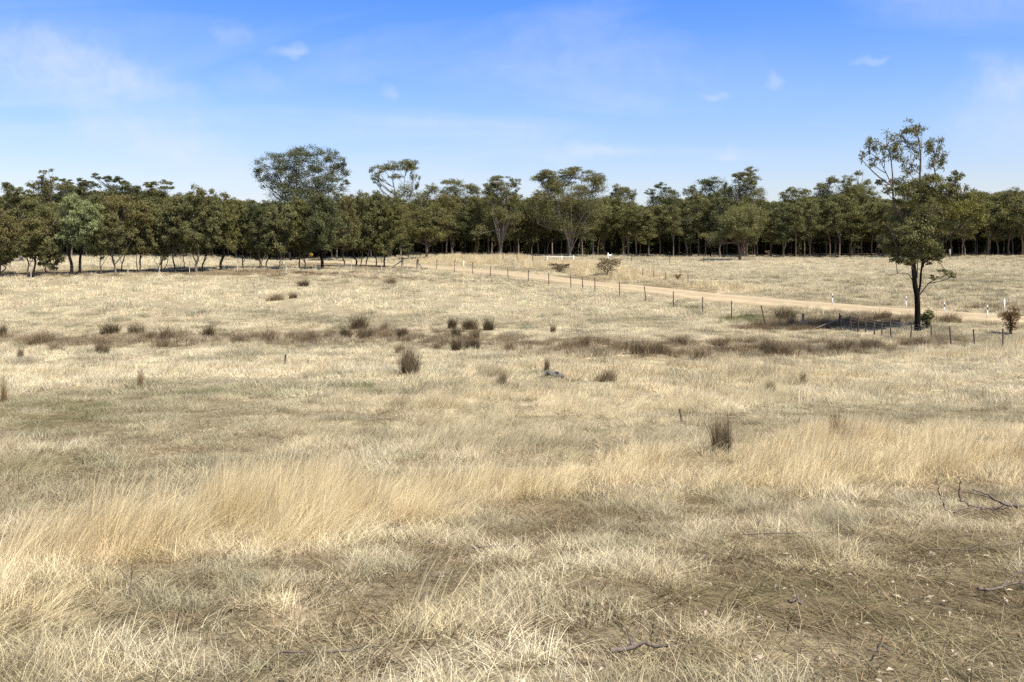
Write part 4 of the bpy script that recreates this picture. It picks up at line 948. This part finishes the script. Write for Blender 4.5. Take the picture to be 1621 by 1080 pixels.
# understorey saplings and the mass of the wood behind, nobody could count it
ws = []
for i in range(8):
    tb, cb = forest_proto(i, .8)
    Vt, Vc = np.concatenate(tb.v), np.concatenate(cb.v)
    me = np_mesh('wood_tree_%d' % i, np.concatenate([Vt, Vc]), [np.concatenate(tb.q + [np.concatenate(cb.q) + len(Vt)])], [M_BARK, M_LEAF], {'col': np.concatenate(tb.c + cb.c)}, False,
                 np.concatenate([np.zeros(sum(len(q) for q in tb.q)), np.ones(sum(len(q) for q in cb.q))]))
    ws.append(bpy.data.objects.new('a_wood_tree_%d' % i, me))
for i in range(4):
    mb = MB(); mb.tw = .6
    tb2 = MB(); tb2.tw = .6
    for j in range(7):
        a_ = rng.random() * 6.28; rr = rng.random() * 1.0; lr = rng.uniform(.7, 1.1)
        lobe_leaves(mb, (math.cos(a_) * rr, math.sin(a_) * rr, .8 + j * .5), (lr, lr, lr * .8), 330, .34, .15, G_DARK, G_OLIVE, flat=.8, cl_r=.5, twigs=tb2)
    tb2.tube([(0, 0, -.2), (.1, 0, 1.5), (0, 0, 3.8)], [.06, .05, .02], 5, B_DARK)
    Vt = np.concatenate(tb2.v); 
    me = np_mesh('wood_sapling_%d' % i, np.concatenate([Vt, np.concatenate(mb.v)]), [np.concatenate(tb2.q + [np.concatenate(mb.q) + len(Vt)])], [M_BARK, M_LEAF], {'col': np.concatenate(tb2.c + mb.c)}, False,
                 np.concatenate([np.zeros(sum(len(q) for q in tb2.q)), np.ones(sum(len(q) for q in mb.q))]))
    ws.append(bpy.data.objects.new('b_wood_sapling_%d' % i, me))
PX, PD, PS, PI = [], [], [], []
for row in range(14):
    q = -160.0
    while q < 1800:
        left = q < 640
        PX.append(q + rng.uniform(-6, 6)); PD.append((167 if left else 188) + row * 5.0 + rng.uniform(-2, 2) + (6 if q > 1500 else 0)); PI.append(int(rng.integers(0, 8)))
        top = np.interp(q, SKY[:, 0], SKY[:, 1]) + rng.uniform(3, 22)
        PS.append(top); q += rng.uniform(14, 26)
PX, PD, PS, PI = map(np.array, (PX, PD, PS, PI))
WX = (PX - CX) / F * PD; gzv = ground(WX, PD); WH = (EYE - gzv) + (HY - PS) / F * PD
nS = 1700
SXp = rng.uniform(-160, 1800, nS); SDp = np.where(SXp < 640, 172, 192) + rng.random(nS) * 85 + np.where(SXp > 1500, 6, 0)
SX = (SXp - CX) / F * SDp
allX = np.concatenate([WX, SX]); allY = np.concatenate([PD, SDp])
ssc = np.concatenate([WH / 15.3, rng.uniform(.6, 1.25, nS)]); wsc = np.concatenate([np.clip(WH / 15.3, .7, 1.15), rng.uniform(.8, 1.3, nS)])
scatter('woodland', allX, allY, np.stack([wsc, wsc, ssc], 1), rng.random(len(allX)) * 6.28, np.concatenate([PI, 8 + rng.integers(0, 4, nS)]), np.ones((len(allX), 3)), coll_of(ws, 'wood_trees'))

# ------------------------------------------------------------------ rushes, bushes
def rush_mesh(n, Rad, hgt, c0, c1, lean=.36):
    V, T, TI, Cc, o = [], [], [], [], 0
    for q in range(5):                                 # several crowns grown into one ragged clump
        m_ = n // 5; a_ = rng.random() * 6.28; rr = Rad * rng.uniform(.25, .95) * (q > 0)
        v, t, ti = blades(m_, Rad * rng.uniform(.35, .6), hgt * rng.uniform(.55, 1.05), hgt * .30, .010, lean * rng.uniform(.6, 1.5), 0.1, 1.5, segs=(0, .4, .75), curl=1.6)
        k = len(v) // m_
        v = v + np.array([math.cos(a_) * rr, math.sin(a_) * rr * .7, 0])
        col_ = np.asarray(c0)[None] + (np.asarray(c1) - np.asarray(c0))[None] * (rng.random(m_) ** 1.3)[:, None]
        V.append(v); T.append(t + o); TI.append(ti); Cc.append(np.repeat(col_, k, 0)); o += len(v)
    return np_mesh('rush_tussock', np.concatenate(V), [np.concatenate(T)], M_RUSH, {'tint': np.concatenate(TI), 'col': np.concatenate(Cc)})
RD0, RD1 = (0.050, 0.038, 0.024), (0.22, 0.165, 0.095)
RB0, RB1 = (0.12, 0.09, 0.058), (0.40, 0.31, 0.19)
RUSTY = ((0.20, 0.13, 0.07), (0.46, 0.33, 0.18))
RUSH = [rush_mesh(800, .34, .62, RD0, RD1), rush_mesh(750, .36, .60, RD0, RB1), rush_mesh(560, .34, .58, RB0, RB1), rush_mesh(240, .26, .66, *RUSTY, .4)]
# (column, base row, width px, height px, prototype, label)
RL = [(650, 597, 34, 40, 1, 'largest round rush tussock standing alone in the middle of the field'), (1140, 718, 38, 48, 1, 'dark upright rush tussock at the back edge of the golden drift'), (1325, 708, 46, 44, 3, 'brown rush tussock in golden grass right of the dark upright one'),
      (565, 524, 36, 18, 0, 'dark rush tussock, widest of the valley group left of centre'), (548, 536, 20, 14, 0, 'low dark rush tussock in front of the widest valley tussock'), (578, 536, 28, 14, 1, 'low rush tussock spreading right below the widest valley tussock'), (608, 525, 16, 13, 2, 'small brown rush tussock right of the widest valley tussock'), (635, 533, 22, 11, 0, 'flat dark rush tussock with pale grass blown over it'), (520, 537, 14, 12, 2, 'small brown rush tussock left of the valley group'),
      (716, 520, 16, 14, 0, 'small dark rush tussock, left of three in a line'), (741, 522, 26, 13, 0, 'dark rush tussock, middle of three in a line'), (775, 523, 22, 14, 0, 'darkest rush tussock, right of three in a line'), (722, 534, 18, 13, 0, 'dark rush tussock below the line of three'), (753, 535, 16, 12, 1, 'brown tipped rush tussock below the line of three'), (724, 555, 22, 14, 0, 'near dark rush tussock, left half of a joined pair'), (750, 555, 26, 16, 0, 'near dark rush tussock, right half of a joined pair'),
      (806, 559, 24, 16, 2, 'reddish brown rush tussock right of the joined pair'), (632, 559, 20, 12, 2, 'pale brown rush tussock above the largest round tussock'), (794, 615, 18, 24, 2, 'tall thin brown rush tussock right of the largest round tussock'), (876, 528, 12, 12, 1, 'tiny dark rush tussock near the paddock slope'), (925, 552, 22, 16, 1, 'brown rush tussock at the left of the long brown strip'), (960, 605, 34, 18, 2, 'brown rush tussock beside the grey stump'), (866, 590, 10, 20, 1, 'narrow dark rush tuft sticking up behind the grey stump'),
      (1010, 562, 28, 20, 1, 'brown rush tussock opening the long brown strip'), (1040, 562, 28, 22, 2, 'tall brown rush tussock, second of the long brown strip'), (1075, 545, 30, 12, 1, 'low rush tussock behind the long brown strip'), (1110, 572, 40, 20, 2, 'reddish rush tussock in front of the long brown strip'), (1140, 548, 34, 12, 1, 'flat rush tussock behind the reddish one'), (1215, 560, 28, 20, 1, 'dark rush tussock, left of the right strip'), (1245, 562, 30, 18, 2, 'brown rush tussock in the right strip'), (1330, 557, 44, 16, 1, 'wide dark rush tussock ending the right strip'), (1375, 555, 28, 15, 1, 'rush tussock at the outer end of the right strip'), (1452, 548, 40, 14, 2, 'pale rush tussock in front of the blackened trunk'), (1218, 622, 22, 18, 2, 'brown rush tussock alone in the right middle field'), (1271, 604, 16, 14, 2, 'faint brown rush tussock below the right strip'),
      (480, 454, 20, 9, 0, 'small rush tussock high on the pale slope'), (436, 475, 28, 9, 2, 'flat brown rush tussock on the pale slope'), (464, 472, 14, 8, 1, 'tiny rush tussock beside the flat brown one'), (618, 450, 20, 9, 2, 'brown rush tussock near the gateway end of the slope'),
      (3, 533, 14, 14, 0, 'dark rush tussock cut off by the frame edge'), (176, 531, 30, 15, 0, 'darkest tussock in the left part of the valley'), (213, 531, 24, 15, 1, 'brown topped tussock right of the darkest left one'), (237, 540, 22, 16, 2, 'pale brown tussock in the left valley'), (265, 540, 30, 16, 1, 'wide brown tussock in the left valley'), (328, 534, 24, 14, 0, 'dark leaning tussock in the left valley'), (160, 562, 20, 18, 1, 'near tussock below the darkest left one'), (32, 569, 12, 15, 1, 'narrow tussock near the frame edge'), (88, 558, 22, 14, 2, 'brown tussock among the left brown patches'), (60, 545, 44, 16, 2, 'broad brown tussock among the left brown patches'), (380, 546, 32, 16, 2, 'brown tussock in the middle of the valley band'), (425, 542, 34, 18, 2, 'broad brown tussock right of the middle of the valley band'), (490, 540, 28, 14, 2, 'brown tussock before the dark valley group'), (222, 614, 14, 26, 3, 'upright rusty tuft in the grey patch'), (6, 636, 16, 34, 3, 'rusty tall tuft at the frame edge by the green patch'),
      (1253, 517, 16, 13, 1, 'dark tussock left of the weathered stump post'), (1245, 505, 34, 16, 1, 'green grey tussock on the road bank'), (1400, 506, 26, 12, 1, 'grey tussock on the bank left of the blackened trunk'), (1500, 510, 40, 12, 2, 'grey brown tussock on the bank right of the small green bush')]
for (px_, py_, wp, hp, pi_, lab) in RL:
    x, y, z = hit(px_, py_); k = y / F
    o = add('rush_tussock', RUSH[pi_], None, (x, y, gz(x, y) - .02))
    sx = wp * k * 1.45 / .95; o.scale = (sx, sx * .9, max(.5, hp * k * 1.35 / .66)); o.rotation_euler = (0, 0, rng.random() * 6.28)
    tag(o, lab, 'tussock', 'rush tussocks in the dry field')

def bush(name, lab, px_, py_, wp, hp, base, tip, bark, n, leaf, grp=None, stemsn=9, spread=.8, offs_z=.15):
    x, y, z = hit(px_, py_); k = y / F; W_, H = wp * k / 2, hp * k
    t = thing(name, (x, y, gz(x, y)), lab, 'bush', grp)
    tb, cb = MB(), MB(); tb.tw = .35
    for i in range(stemsn):
        a_ = i * 2.4 + rng.random(); rr = W_ * rng.uniform(.15, spread); zt = H * rng.uniform(.55, .9)
        e = np.array([math.cos(a_) * rr, math.sin(a_) * rr, zt])
        tb.tube(bez((rng.normal(0, .04), rng.normal(0, .04), -.08), e, e * np.array([.35, .35, .6]), 6), np.linspace(.028, .008, 6), 5, bark)
        lobe_leaves(cb, e, (W_ * .38, W_ * .38, H * .22), n // stemsn, leaf, leaf * .45, base, tip, flat=.9, kcl=5, cl_r=.55, twigs=tb, wood=bark)
        m_ = e * np.array([.6, .6, .5])
        lobe_leaves(cb, m_, (W_ * .3, W_ * .3, H * .2), n // stemsn // 3, leaf, leaf * .45, base, tip, flat=.9, kcl=4, cl_r=.55)
    add('stems', tb.mesh('stems', M_BARK, True), t); add('foliage', cb.mesh('foliage', M_LEAF), t)
    return t
bush('dry_sapling', 'rusty brown dead sapling standing by the road at the frame edge', 1600, 529, 42, 44, np.array([.14, .075, .035]), np.array([.24, .15, .085]), (.09, .06, .045), 1000, .13)
bush('green_bush', 'small olive green bush right beside the blackened trunk', 1468, 521, 24, 28, G_OLIVE * 1.4, G_GREY * 1.2, B_BROWN, 900, .15)
bush('dry_bush', 'sprawling brown dead bush on the far road verge below the white sign post', 960, 436, 56, 26, np.array([.13, .095, .06]), np.array([.26, .20, .12]), (.12, .09, .07), 1100, .2)
bush('dry_bush', 'dark low scrub below the white culvert rail', 885, 431, 36, 14, np.array([.09, .065, .045]), np.array([.20, .15, .095]), (.08, .06, .05), 600, .2)
bush('weed', 'small tawny weed on the far verge right of the leaning stakes', 1072, 444, 14, 10, np.array([.22, .13, .05]), np.array([.33, .22, .09]), (.12, .08, .05), 200, .14)
bush('weed', 'tall rusty weed at the foot of the forest left of the lone tree', 1216, 406, 10, 9, np.array([.22, .14, .07]), np.array([.36, .26, .14]), (.12, .08, .05), 160, .18)

# ------------------------------------------------------------------ fences
def post_mesh(hgt, r, sides=5, tx=0, ty=0, mat=M_POST, sink=.35):
    b_ = MB(); b_.tube([(0, 0, -sink), (tx * .5, ty * .5, hgt * .5), (tx, ty, hgt)], [r, r, r * .95], sides, jit=.1); return b_.mesh('post', mat)
def star_post(hgt, lean_x=0.0, lean_y=0.0, r=.075):
    b_ = MB()                                          # star picket: three thin fins
    for a_ in (0, 2.094, 4.189):
        M_ = Matrix.Rotation(a_, 4, 'Z')
        v = []
        for zz_ in (-.35, hgt):
            for (q, w__) in ((0, .012), (r, .012)):
                for sgn in (-1, 1):
                    p = M_ @ Vector((q, sgn * w__, 0)); v.append((p.x + lean_x * max(0, zz_), p.y + lean_y * max(0, zz_), zz_))
        b_.v.append(np.array(v)); b_.c.append(np.tile([.1, .07, .05], (8, 1)))
        b_.q.append(np.array([[0, 1, 5, 4], [2, 6, 7, 3], [0, 4, 6, 2], [1, 3, 7, 5], [4, 5, 7, 6]]) + b_.n); b_.n += 8
    return b_.mesh('post', M_POST)

def fence(name, label, posts, hgt, wires, r=.045, mat=M_POST, star=True, leans=None, droop=.02, extra=None):
    """posts: pixel feet; each post and each wire strand is a part"""
    P = [hit(*p) for p in posts]; P = [(x, y, gz(x, y)) for x, y, _ in P]
    o0 = P[0]; t = thing(name, o0, label, 'fence')
    tops = []
    for i, p in enumerate(P):
        lx, ly = (leans or {}).get(i, (rng.normal(0, .03), rng.normal(0, .03)))
        hh = hgt * rng.uniform(.94, 1.06)
        me = star_post(hh, lx, ly, r) if star else post_mesh(hh, r, 6, lx * hh, ly * hh, mat)
        o = add('post', me, t, Vector(p) - Vector(o0)); o.rotation_euler = (0, 0, rng.random() * .5)
        tops.append((np.array(p) - np.array(o0), lx, ly))
    for wz in wires:
        b_ = MB(); pts = []
        for (p, lx, ly) in tops:
            q = p + np.array([lx * wz, ly * wz, wz])
            if pts: pts.append((pts[-1] + q) / 2 - np.array([0, 0, droop]))
            pts.append(q)
        b_.tube(pts, .003, 3); add('wire', b_.mesh('wire', M_WIRE), t)
    return t, P

ROADF = [(691, 426.5), (719, 431), (748, 434), (776, 440), (804.5, 443.5), (836, 447), (869, 452), (904, 456), (922.5, 459), (942, 462.5), (981, 470), (1023.5, 476.5), (1066, 486.5), (1112, 497.5), (1158, 504.5), (1213, 515)]
fence('road_fence', 'wire fence on dark steel posts running along the near side of the gravel road', ROADF, 1.4, (.35, .65, .95, 1.15), leans={11: (-.16, 0), 15: (-.26, .05)})
RIGHTF = [(1329, 521), (1347.5, 525), (1357.5, 526), (1371, 527), (1384, 532), (1396, 534), (1410.5, 534), (1440.5, 538), (1474.5, 541), (1506, 545), (1543.5, 548), (1587.5, 550), (1640, 556)]
fence('paddock_fence', 'low wire fence of dark posts passing in front of the blackened trunk', RIGHTF, 1.08, (.2, .4, .6, .8, .98), leans={7: (.12, 0), 9: (-.10, 0), 10: (-.12, 0), 0: (0, 0)})
FARF = [(675 + 121, 414.5), (818.5, 414.5), (843, 415), (1000, 414), (1060, 416), (1114, 416.5), (1163, 414), (1273, 412.5), (1320, 411), (1369, 411.5), (1460, 412), (1560, 410)]
fence('far_fence', 'thin wire fence across the far paddock below the dark forest', FARF, 1.25, (.4, .8, 1.15), r=.055)
fence('row_fence', 'fence of thin pale steel posts along the front of the planted row', [(49, 440), (202.5, 436), (252, 434), (300, 432), (376, 430), (453, 430), (500, 429), (556, 430), (604, 428)], 1.35, (.4, .8, 1.2), r=.03, star=False, mat=M_PALE, leans={i: (0, 0) for i in range(9)})
fence('verge_fence', 'short leaning brown stakes with wire on the far road verge', [(1017, 438), (1035, 441), (1052.5, 444), (1089, 449)], 1.0, (.5, .85), r=.04, leans={2: (.12, 0)})

def strainer(name, label, px_, py_, hgt, r, stay=None, cat='post'):
    x, y, _ = hit(px_, py_); t = thing(name, (x, y, gz(x, y)), label, cat)
    add('post', post_mesh(hgt, r, 8, .02, 0, M_WOOD, .4), t)
    if stay:
        b_ = MB(); b_.tube([(0, 0, hgt * .72), (stay * .5, 0, hgt * .36), (stay, 0, -.02)], [r * .5, r * .55, r * .55], 6, jit=.15); add('stay', b_.mesh('stay', M_WOOD), t)
    b_ = MB(); b_.tube([(r * 1.05 * math.cos(a_), r * 1.05 * math.sin(a_), hgt * .8) for a_ in np.linspace(0, 6.28, 9)], .01, 4, cap=False); add('wire_tie', b_.mesh('wire_tie', M_WIRE), t)
    return t
strainer('strainer_post', 'stout grey timber gateway post with long diagonal stay beside the planted row', 637, 426, 1.5, .15, -1.75)
strainer('strainer_post', 'shorter grey gateway post with short stay where the road fence starts', 661, 426, 1.25, .16, .75)
strainer('strainer_post', 'weathered grey timber stump post standing alone between the two fences', 1271, 519, 1.0, .10)
strainer('strainer_post', 'leaning corner post with fallen stay at the start of the low fence', 1331, 520, .85, .07, -1.7)
x, y, _ = hit(1448, 412); t = thing('marker_post', (x, y, gz(x, y)), 'pale square post at the foot of the forest just right of the lone tree', 'post')
x, y, _ = hit(1503.5, 409); t.location = (x, y, gz(x, y)); add('post', MB().box((-.14, -.14, -.2), (.14, .14, 1.75)).mesh('post', M_WOOD), t); add('cap', MB().box((-.16, -.16, 1.75), (.16, .16, 1.82)).mesh('cap', M_WOOD), t)

def guide_post(px_, top_, foot, lab, ref=True, hgt=1.05):
    x, y, _ = hit(px_, foot); t = thing('guide_post', (x, y, gz(x, y)), lab, 'guide post', 'white guide posts beside the road')
    hgt = max(hgt, (foot - top_) * y / F)
    b_ = MB(); b_.box((-.038, -.02, -.2), (.038, .02, hgt - .05)); b_.box((-.03, -.018, hgt - .05), (.03, .018, hgt)); add('post', b_.mesh('post', M_WHITE), t)
    if ref: add('reflector', MB().box((-.034, -.028, hgt - .34), (.034, -.021, hgt - .10)).mesh('reflector', M_RED), t)
guide_post(734, 412, 428, 'tall white post on the far road verge, first beyond the gateway', False)
guide_post(1318, 473.5, 485, 'white guide post with faint reflector left of the lone tree')
guide_post(1434.5, 481, 490, 'white guide post with dark reflector just left of the blackened trunk')
guide_post(1495, 487, 495, 'shortest white guide post, sunk in grass right of the blackened trunk', True, .8)
guide_post(1563, 486, 506, 'tallest white guide post with dark reflector on the near road edge')
guide_post(1590, 475, 494, 'plain white post on the far verge behind the dead sapling', False)

# culvert rail
a0, a1 = hit(866, 417), hit(908, 416); t = thing('guard_rail', (a0[0], a0[1], gz(a0[0], a0[1])), 'white painted culvert rail half hidden in tall grass beyond the road', 'guard rail')
o0 = Vector(t.location); dv = Vector((a1[0], a1[1], gz(a1[0], a1[1]))) - o0
for i, f_ in enumerate((0.0, 0.55, 1.0)):
    add('post', MB().box((-.06 if i != 1 else -.04, -.05, -.2), (.06 if i != 1 else .05, .05, 1.08)).mesh('post', M_WHITE), t, dv * f_)
b_ = MB(); b_.tube([(0, -.09, .95), tuple(dv + Vector((0, -.09, .86)))], .038, 6); add('rail', b_.mesh('rail', M_WHITE), t)
b_ = MB(); b_.tube([(-.05, 0, .7), (-.6, .05, .1), (-.75, .05, -.05)], .05, 5); add('stay', b_.mesh('stay', M_WOOD), t)

# white post with a little board, pale crooked stump
x, y, _ = hit(962.5, 415.5); t = thing('sign_post', (x, y, gz(x, y)), 'white post with a small white board above the dead bush', 'sign post')
add('post', MB().box((-.05, -.05, -.2), (.05, .05, 1.55)).mesh('post', M_WHITE), t)
M_ = Matrix.Rotation(.35, 4, 'Y')
add('board', MB().box((.06, -.03, .95), (.50, .0, 1.25)).mesh('board', M_WHITE), t); b_ = MB(); b_.tube([(.05, 0, 1.45), (.3, 0, 1.1)], .03, 5); b_.tube([(.5, 0, 1.2), (.75, 0, 1.42)], .035, 5); add('bracket', b_.mesh('bracket', M_WHITE), t)
x, y, _ = hit(988, 407); o = add('pale_stake', None, None) if False else None
b_ = MB(); b_.tube([(-.22, 0, -.3), (-.05, 0, .25), (.14, 0, .55), (.06, 0, 1.2)], [.11, .10, .09, .07], 6, jit=.2)
tag(add('pale_stake', b_.mesh('pale_stake', M_GREYWOOD), None, (x, y, gz(x, y))), 'crooked pale stake by the forest right of the white board', 'stake')
# field gate by the gateway
x, y, _ = hit(656, 411); t = thing('field_gate', (x, y, gz(x, y)), 'small grey field gate half sunk in grass beyond the gateway posts', 'gate')
for sx in (-1.0, 1.0): b_ = MB(); b_.tube([(sx, 0, -.2), (sx, 0, 1.25)], .06, 6); add('gate_post', b_.mesh('gate_post', M_GREYWOOD), t)
b_ = MB(); b_.tube([(-.95, 0, .3), (-.95, 0, 1.1), (-.8, 0, 1.2), (.8, 0, 1.2), (.95, 0, 1.1), (.95, 0, .3), (-.95, 0, .3)], .03, 5); add('gate_frame', b_.mesh('gate_frame', M_WIRE), t)
for zz_ in (.5, .7, .9): b_ = MB(); b_.tube([(-.95, 0, zz_), (.95, 0, zz_)], .015, 4); add('gate_bar', b_.mesh('gate_bar', M_WIRE), t)
# markers seen between the trunks of the row
x, y, _ = hit(493, 411.5); t = thing('marker_sign', (x, y, gz(x, y)), 'small yellow road marker glimpsed between the dark trunks of the planted row', 'sign')
add('board', MB().box((-.28, -.03, .65), (.28, 0, 1.2)).mesh('board', M_YELLOW), t); add('post', MB().box((-.04, .0, -.2), (.04, .06, 1.35)).mesh('post', M_WOOD), t)
x, y, _ = hit(459, 411); t = thing('marker_post', (x, y, gz(x, y)), 'small white marker glimpsed between slanting stems of the planted row', 'post')
add('post', MB().box((-.07, -.05, -.2), (.07, .05, 1.3)).mesh('post', M_WHITE), t); add('top_board', MB().box((-.3, -.08, .95), (.3, -.05, 1.35)).mesh('top_board', M_WHITE), t)
x, y, _ = hit(549, 424); b_ = MB(); b_.tube([(-1.3, 0, .22), (0, .05, .18), (1.3, .1, .12)], [.07, .10, .08], 7, jit=.2)
tag(add('fallen_log', b_.mesh('fallen_log', M_GREYWOOD), None, (x, y, gz(x, y))), 'pale fallen log lying in the shade under the planted row', 'log')

# ------------------------------------------------------------------ things lying in the field
def stick(px_, py_, lx, ly, r, lab, name='fallen_stick', mat=M_STICK, up=.02, branches=0, cat='stick'):
    x, y, _ = hit(px_, py_); b_ = MB(); n = 6
    t_ = np.linspace(-.5, .5, n); pts = np.stack([t_ * lx + rng.normal(0, .02 * abs(lx), n), t_ * ly + rng.normal(0, .02, n), up + r + rng.random(n) * .02], 1)
    pts[:, 2] += ground(x + pts[:, 0], y + pts[:, 1]) - gz(x, y)
    r *= .6; b_.tube(pts, np.linspace(r, r * .45, n), 6, jit=.25)
    for _ in range(branches):
        i = rng.integers(1, n - 1); e = pts[i] + np.array([rng.normal(0, .3), rng.normal(0, .2), .12 + rng.random() * .15]) * min(abs(lx), .4)
        b_.tube(bez(pts[i], e, (pts[i] + e) / 2 + rng.normal(0, .03, 3), 4), np.linspace(r * .5, r * .2, 4), 5)
    return tag(add(name, b_.mesh(name, mat), None, (x, y, gz(x, y))), lab, cat)
stick(796, 876, .42, .10, .013, 'dark straight stick lying on grey grass near the centre')
stick(698, 920, .12, .02, .010, 'short dark stick left of the straight centre stick', branches=1)
stick(1270, 853, .9, .06, .008, 'long thin twig lying across the trampled ground')
stick(1590, 942, .34, .08, .016, 'dark stick with a knob lying low at the frame edge', branches=2)
stick(560, 1044, .20, .05, .010, 'small dark curved stick at the bottom of the field', branches=1)
stick(460, 1050, .14, .03, .010, 'dark bark sliver at the bottom left of centre')
stick(1098, 856, .10, .03, .012, 'stubby dark stick left of the long thin twig')
stick(1262, 967, .10, .05, .016, 'dark curled bark lump on trampled ground', branches=2)
stick(1012, 1046, .24, .06, .02, 'rotting dark wood pieces beside pale chips', branches=2)
stick(1395, 1045, .12, .05, .008, 'thin forked twig in the lowest right corner', branches=2)
stick(1450, 902, .10, .04, .01, 'short dark twig behind the golden tuft', branches=1)
stick(1545, 875, .7, .12, .008, 'long bare twig below the fallen branch', branches=2)
# big fallen branch at the right
x, y, _ = hit(1560, 815); b_ = MB()
k = y / F
def bp(px_, py_, d=0.0): return ((px_ - 1560) * k, d, (822 - py_) * k)
for pts, r in (([bp(1621 + 20, 812), bp(1590, 806), bp(1565, 792), bp(1540, 783)], .016), ([bp(1640, 818, .1), bp(1600, 812, .1), bp(1570, 817, .05), bp(1540, 810), bp(1500, 817, -.1)], .014), ([bp(1560, 815, -.05), bp(1545, 808, -.1), bp(1530, 812, -.15), bp(1512, 806, -.2)], .009), ([bp(1520, 800), bp(1518, 785), bp(1521, 772), bp(1517, 763)], .008), ([bp(1490, 795), bp(1485, 782), bp(1483, 765)], .007), ([bp(1590, 806), bp(1575, 800, .1), bp(1550, 798, .2), bp(1535, 795, .2)], .008), ([bp(1570, 817), bp(1585, 806, -.1), bp(1600, 798, -.15)], .007), ([bp(1540, 810), bp(1528, 804), bp(1520, 800)], .009), ([bp(1500, 817), bp(1492, 806), bp(1490, 795)], .008)):
    q = catmull(np.array(pts), 4); q += rng.normal(0, .006, q.shape); b_.tube(q, np.linspace(r, r * .4, len(q)), 6, jit=.2)
tag(add('fallen_branch', b_.mesh('fallen_branch', M_STICK), None, (x, y, gz(x, y))), 'fallen forked dead branch with upright twigs at the edge of the golden drift', 'branch')
# weathered stump in the middle field
x, y, _ = hit(871, 600); t = thing('grey_stump', (x, y, gz(x, y)), 'grey weathered stump lying in the middle field', 'stump')
b_ = MB(); b_.tube([(-.30, 0, .05), (-.1, .02, .2), (.12, 0, .16), (.34, .03, .13), (.48, 0, .06)], [.06, .12, .09, .10, .06], 8, jit=.5); add('body', b_.mesh('body', M_GREYWOOD), t)
b_ = MB(); b_.tube([(.05, 0, .14), (.2, -.05, .24), (.3, -.06, .22)], [.07, .05, .03], 6, jit=.4); add('snag', b_.mesh('snag', M_GREYWOOD), t)
def upright(px_, py_, hp, r, lab, name='dead_stalk', mat=M_STICK, lean=0.05):
    x, y, _ = hit(px_, py_); hgt = hp * y / F; b_ = MB()
    b_.tube([(0, 0, -.1), (lean * hgt * .4, 0, hgt * .5), (lean * hgt, 0.02, hgt)], [r, r * .9, r * .6], 6, jit=.3)
    if r < .02:
        for j in range(4): 
            z_ = hgt * (.4 + .14 * j); b_.tube([(lean * z_, 0, z_), (lean * z_ + rng.normal(0, .05), rng.normal(0, .04), z_ + .08)], [r * .5, r * .3], 4)
    tag(add(name, b_.mesh(name, mat), None, (x, y, gz(x, y))), lab, 'stalk' if name == 'dead_stalk' else 'stake')
upright(451, 578, 17, .05, 'short dark stub of a stake alone in pale grass left of centre', 'wooden_stub')
upright(1080, 672, 24, .022, 'dark dead stalk standing in the right middle field', lean=-.2)
upright(206, 948, 40, .004, 'thin dry weed stalk standing left in the short grass', lean=.02)
upright(1285, 752, 34, .004, 'faint dry stalk in the golden drift', lean=.15)

# leaf and bark litter
n = 420
lx, ly = [], []
while len(lx) < n:
    a_, b2 = rng.uniform(-4.5, 5.5), rng.uniform(3.0, 9.5)
    z = zones(np.array([a_]), np.array([b2]))
    if rng.random() < .10 + z['bare'][0]: lx.append(a_); ly.append(b2)
lx, ly = np.array(lx), np.array(ly); lz = ground(lx, ly)
V, Q = [], []
for i in range(n):
    a_ = rng.random() * 6.28; L_ = rng.uniform(.008, .030); W_ = L_ * rng.uniform(.15, .4); tl = rng.normal(0, .25)
    d_ = np.array([math.cos(a_), math.sin(a_), tl]); s_ = np.array([-math.sin(a_), math.cos(a_), rng.normal(0, .3)])
    c_ = np.array([lx[i], ly[i], lz[i] + .02])
    up_ = np.array([0, 0, .008])
    V += [c_ - d_ * L_, c_ - s_ * W_ + up_, c_ + d_ * L_, c_ + s_ * W_ + up_ * .5]; Q.append([4 * i, 4 * i + 1, 4 * i + 2, 4 * i + 3])
tag(add('bark_litter', np_mesh('bark_litter', np.array(V), [np.array(Q)], M_BARKCHIP)), kind='stuff')
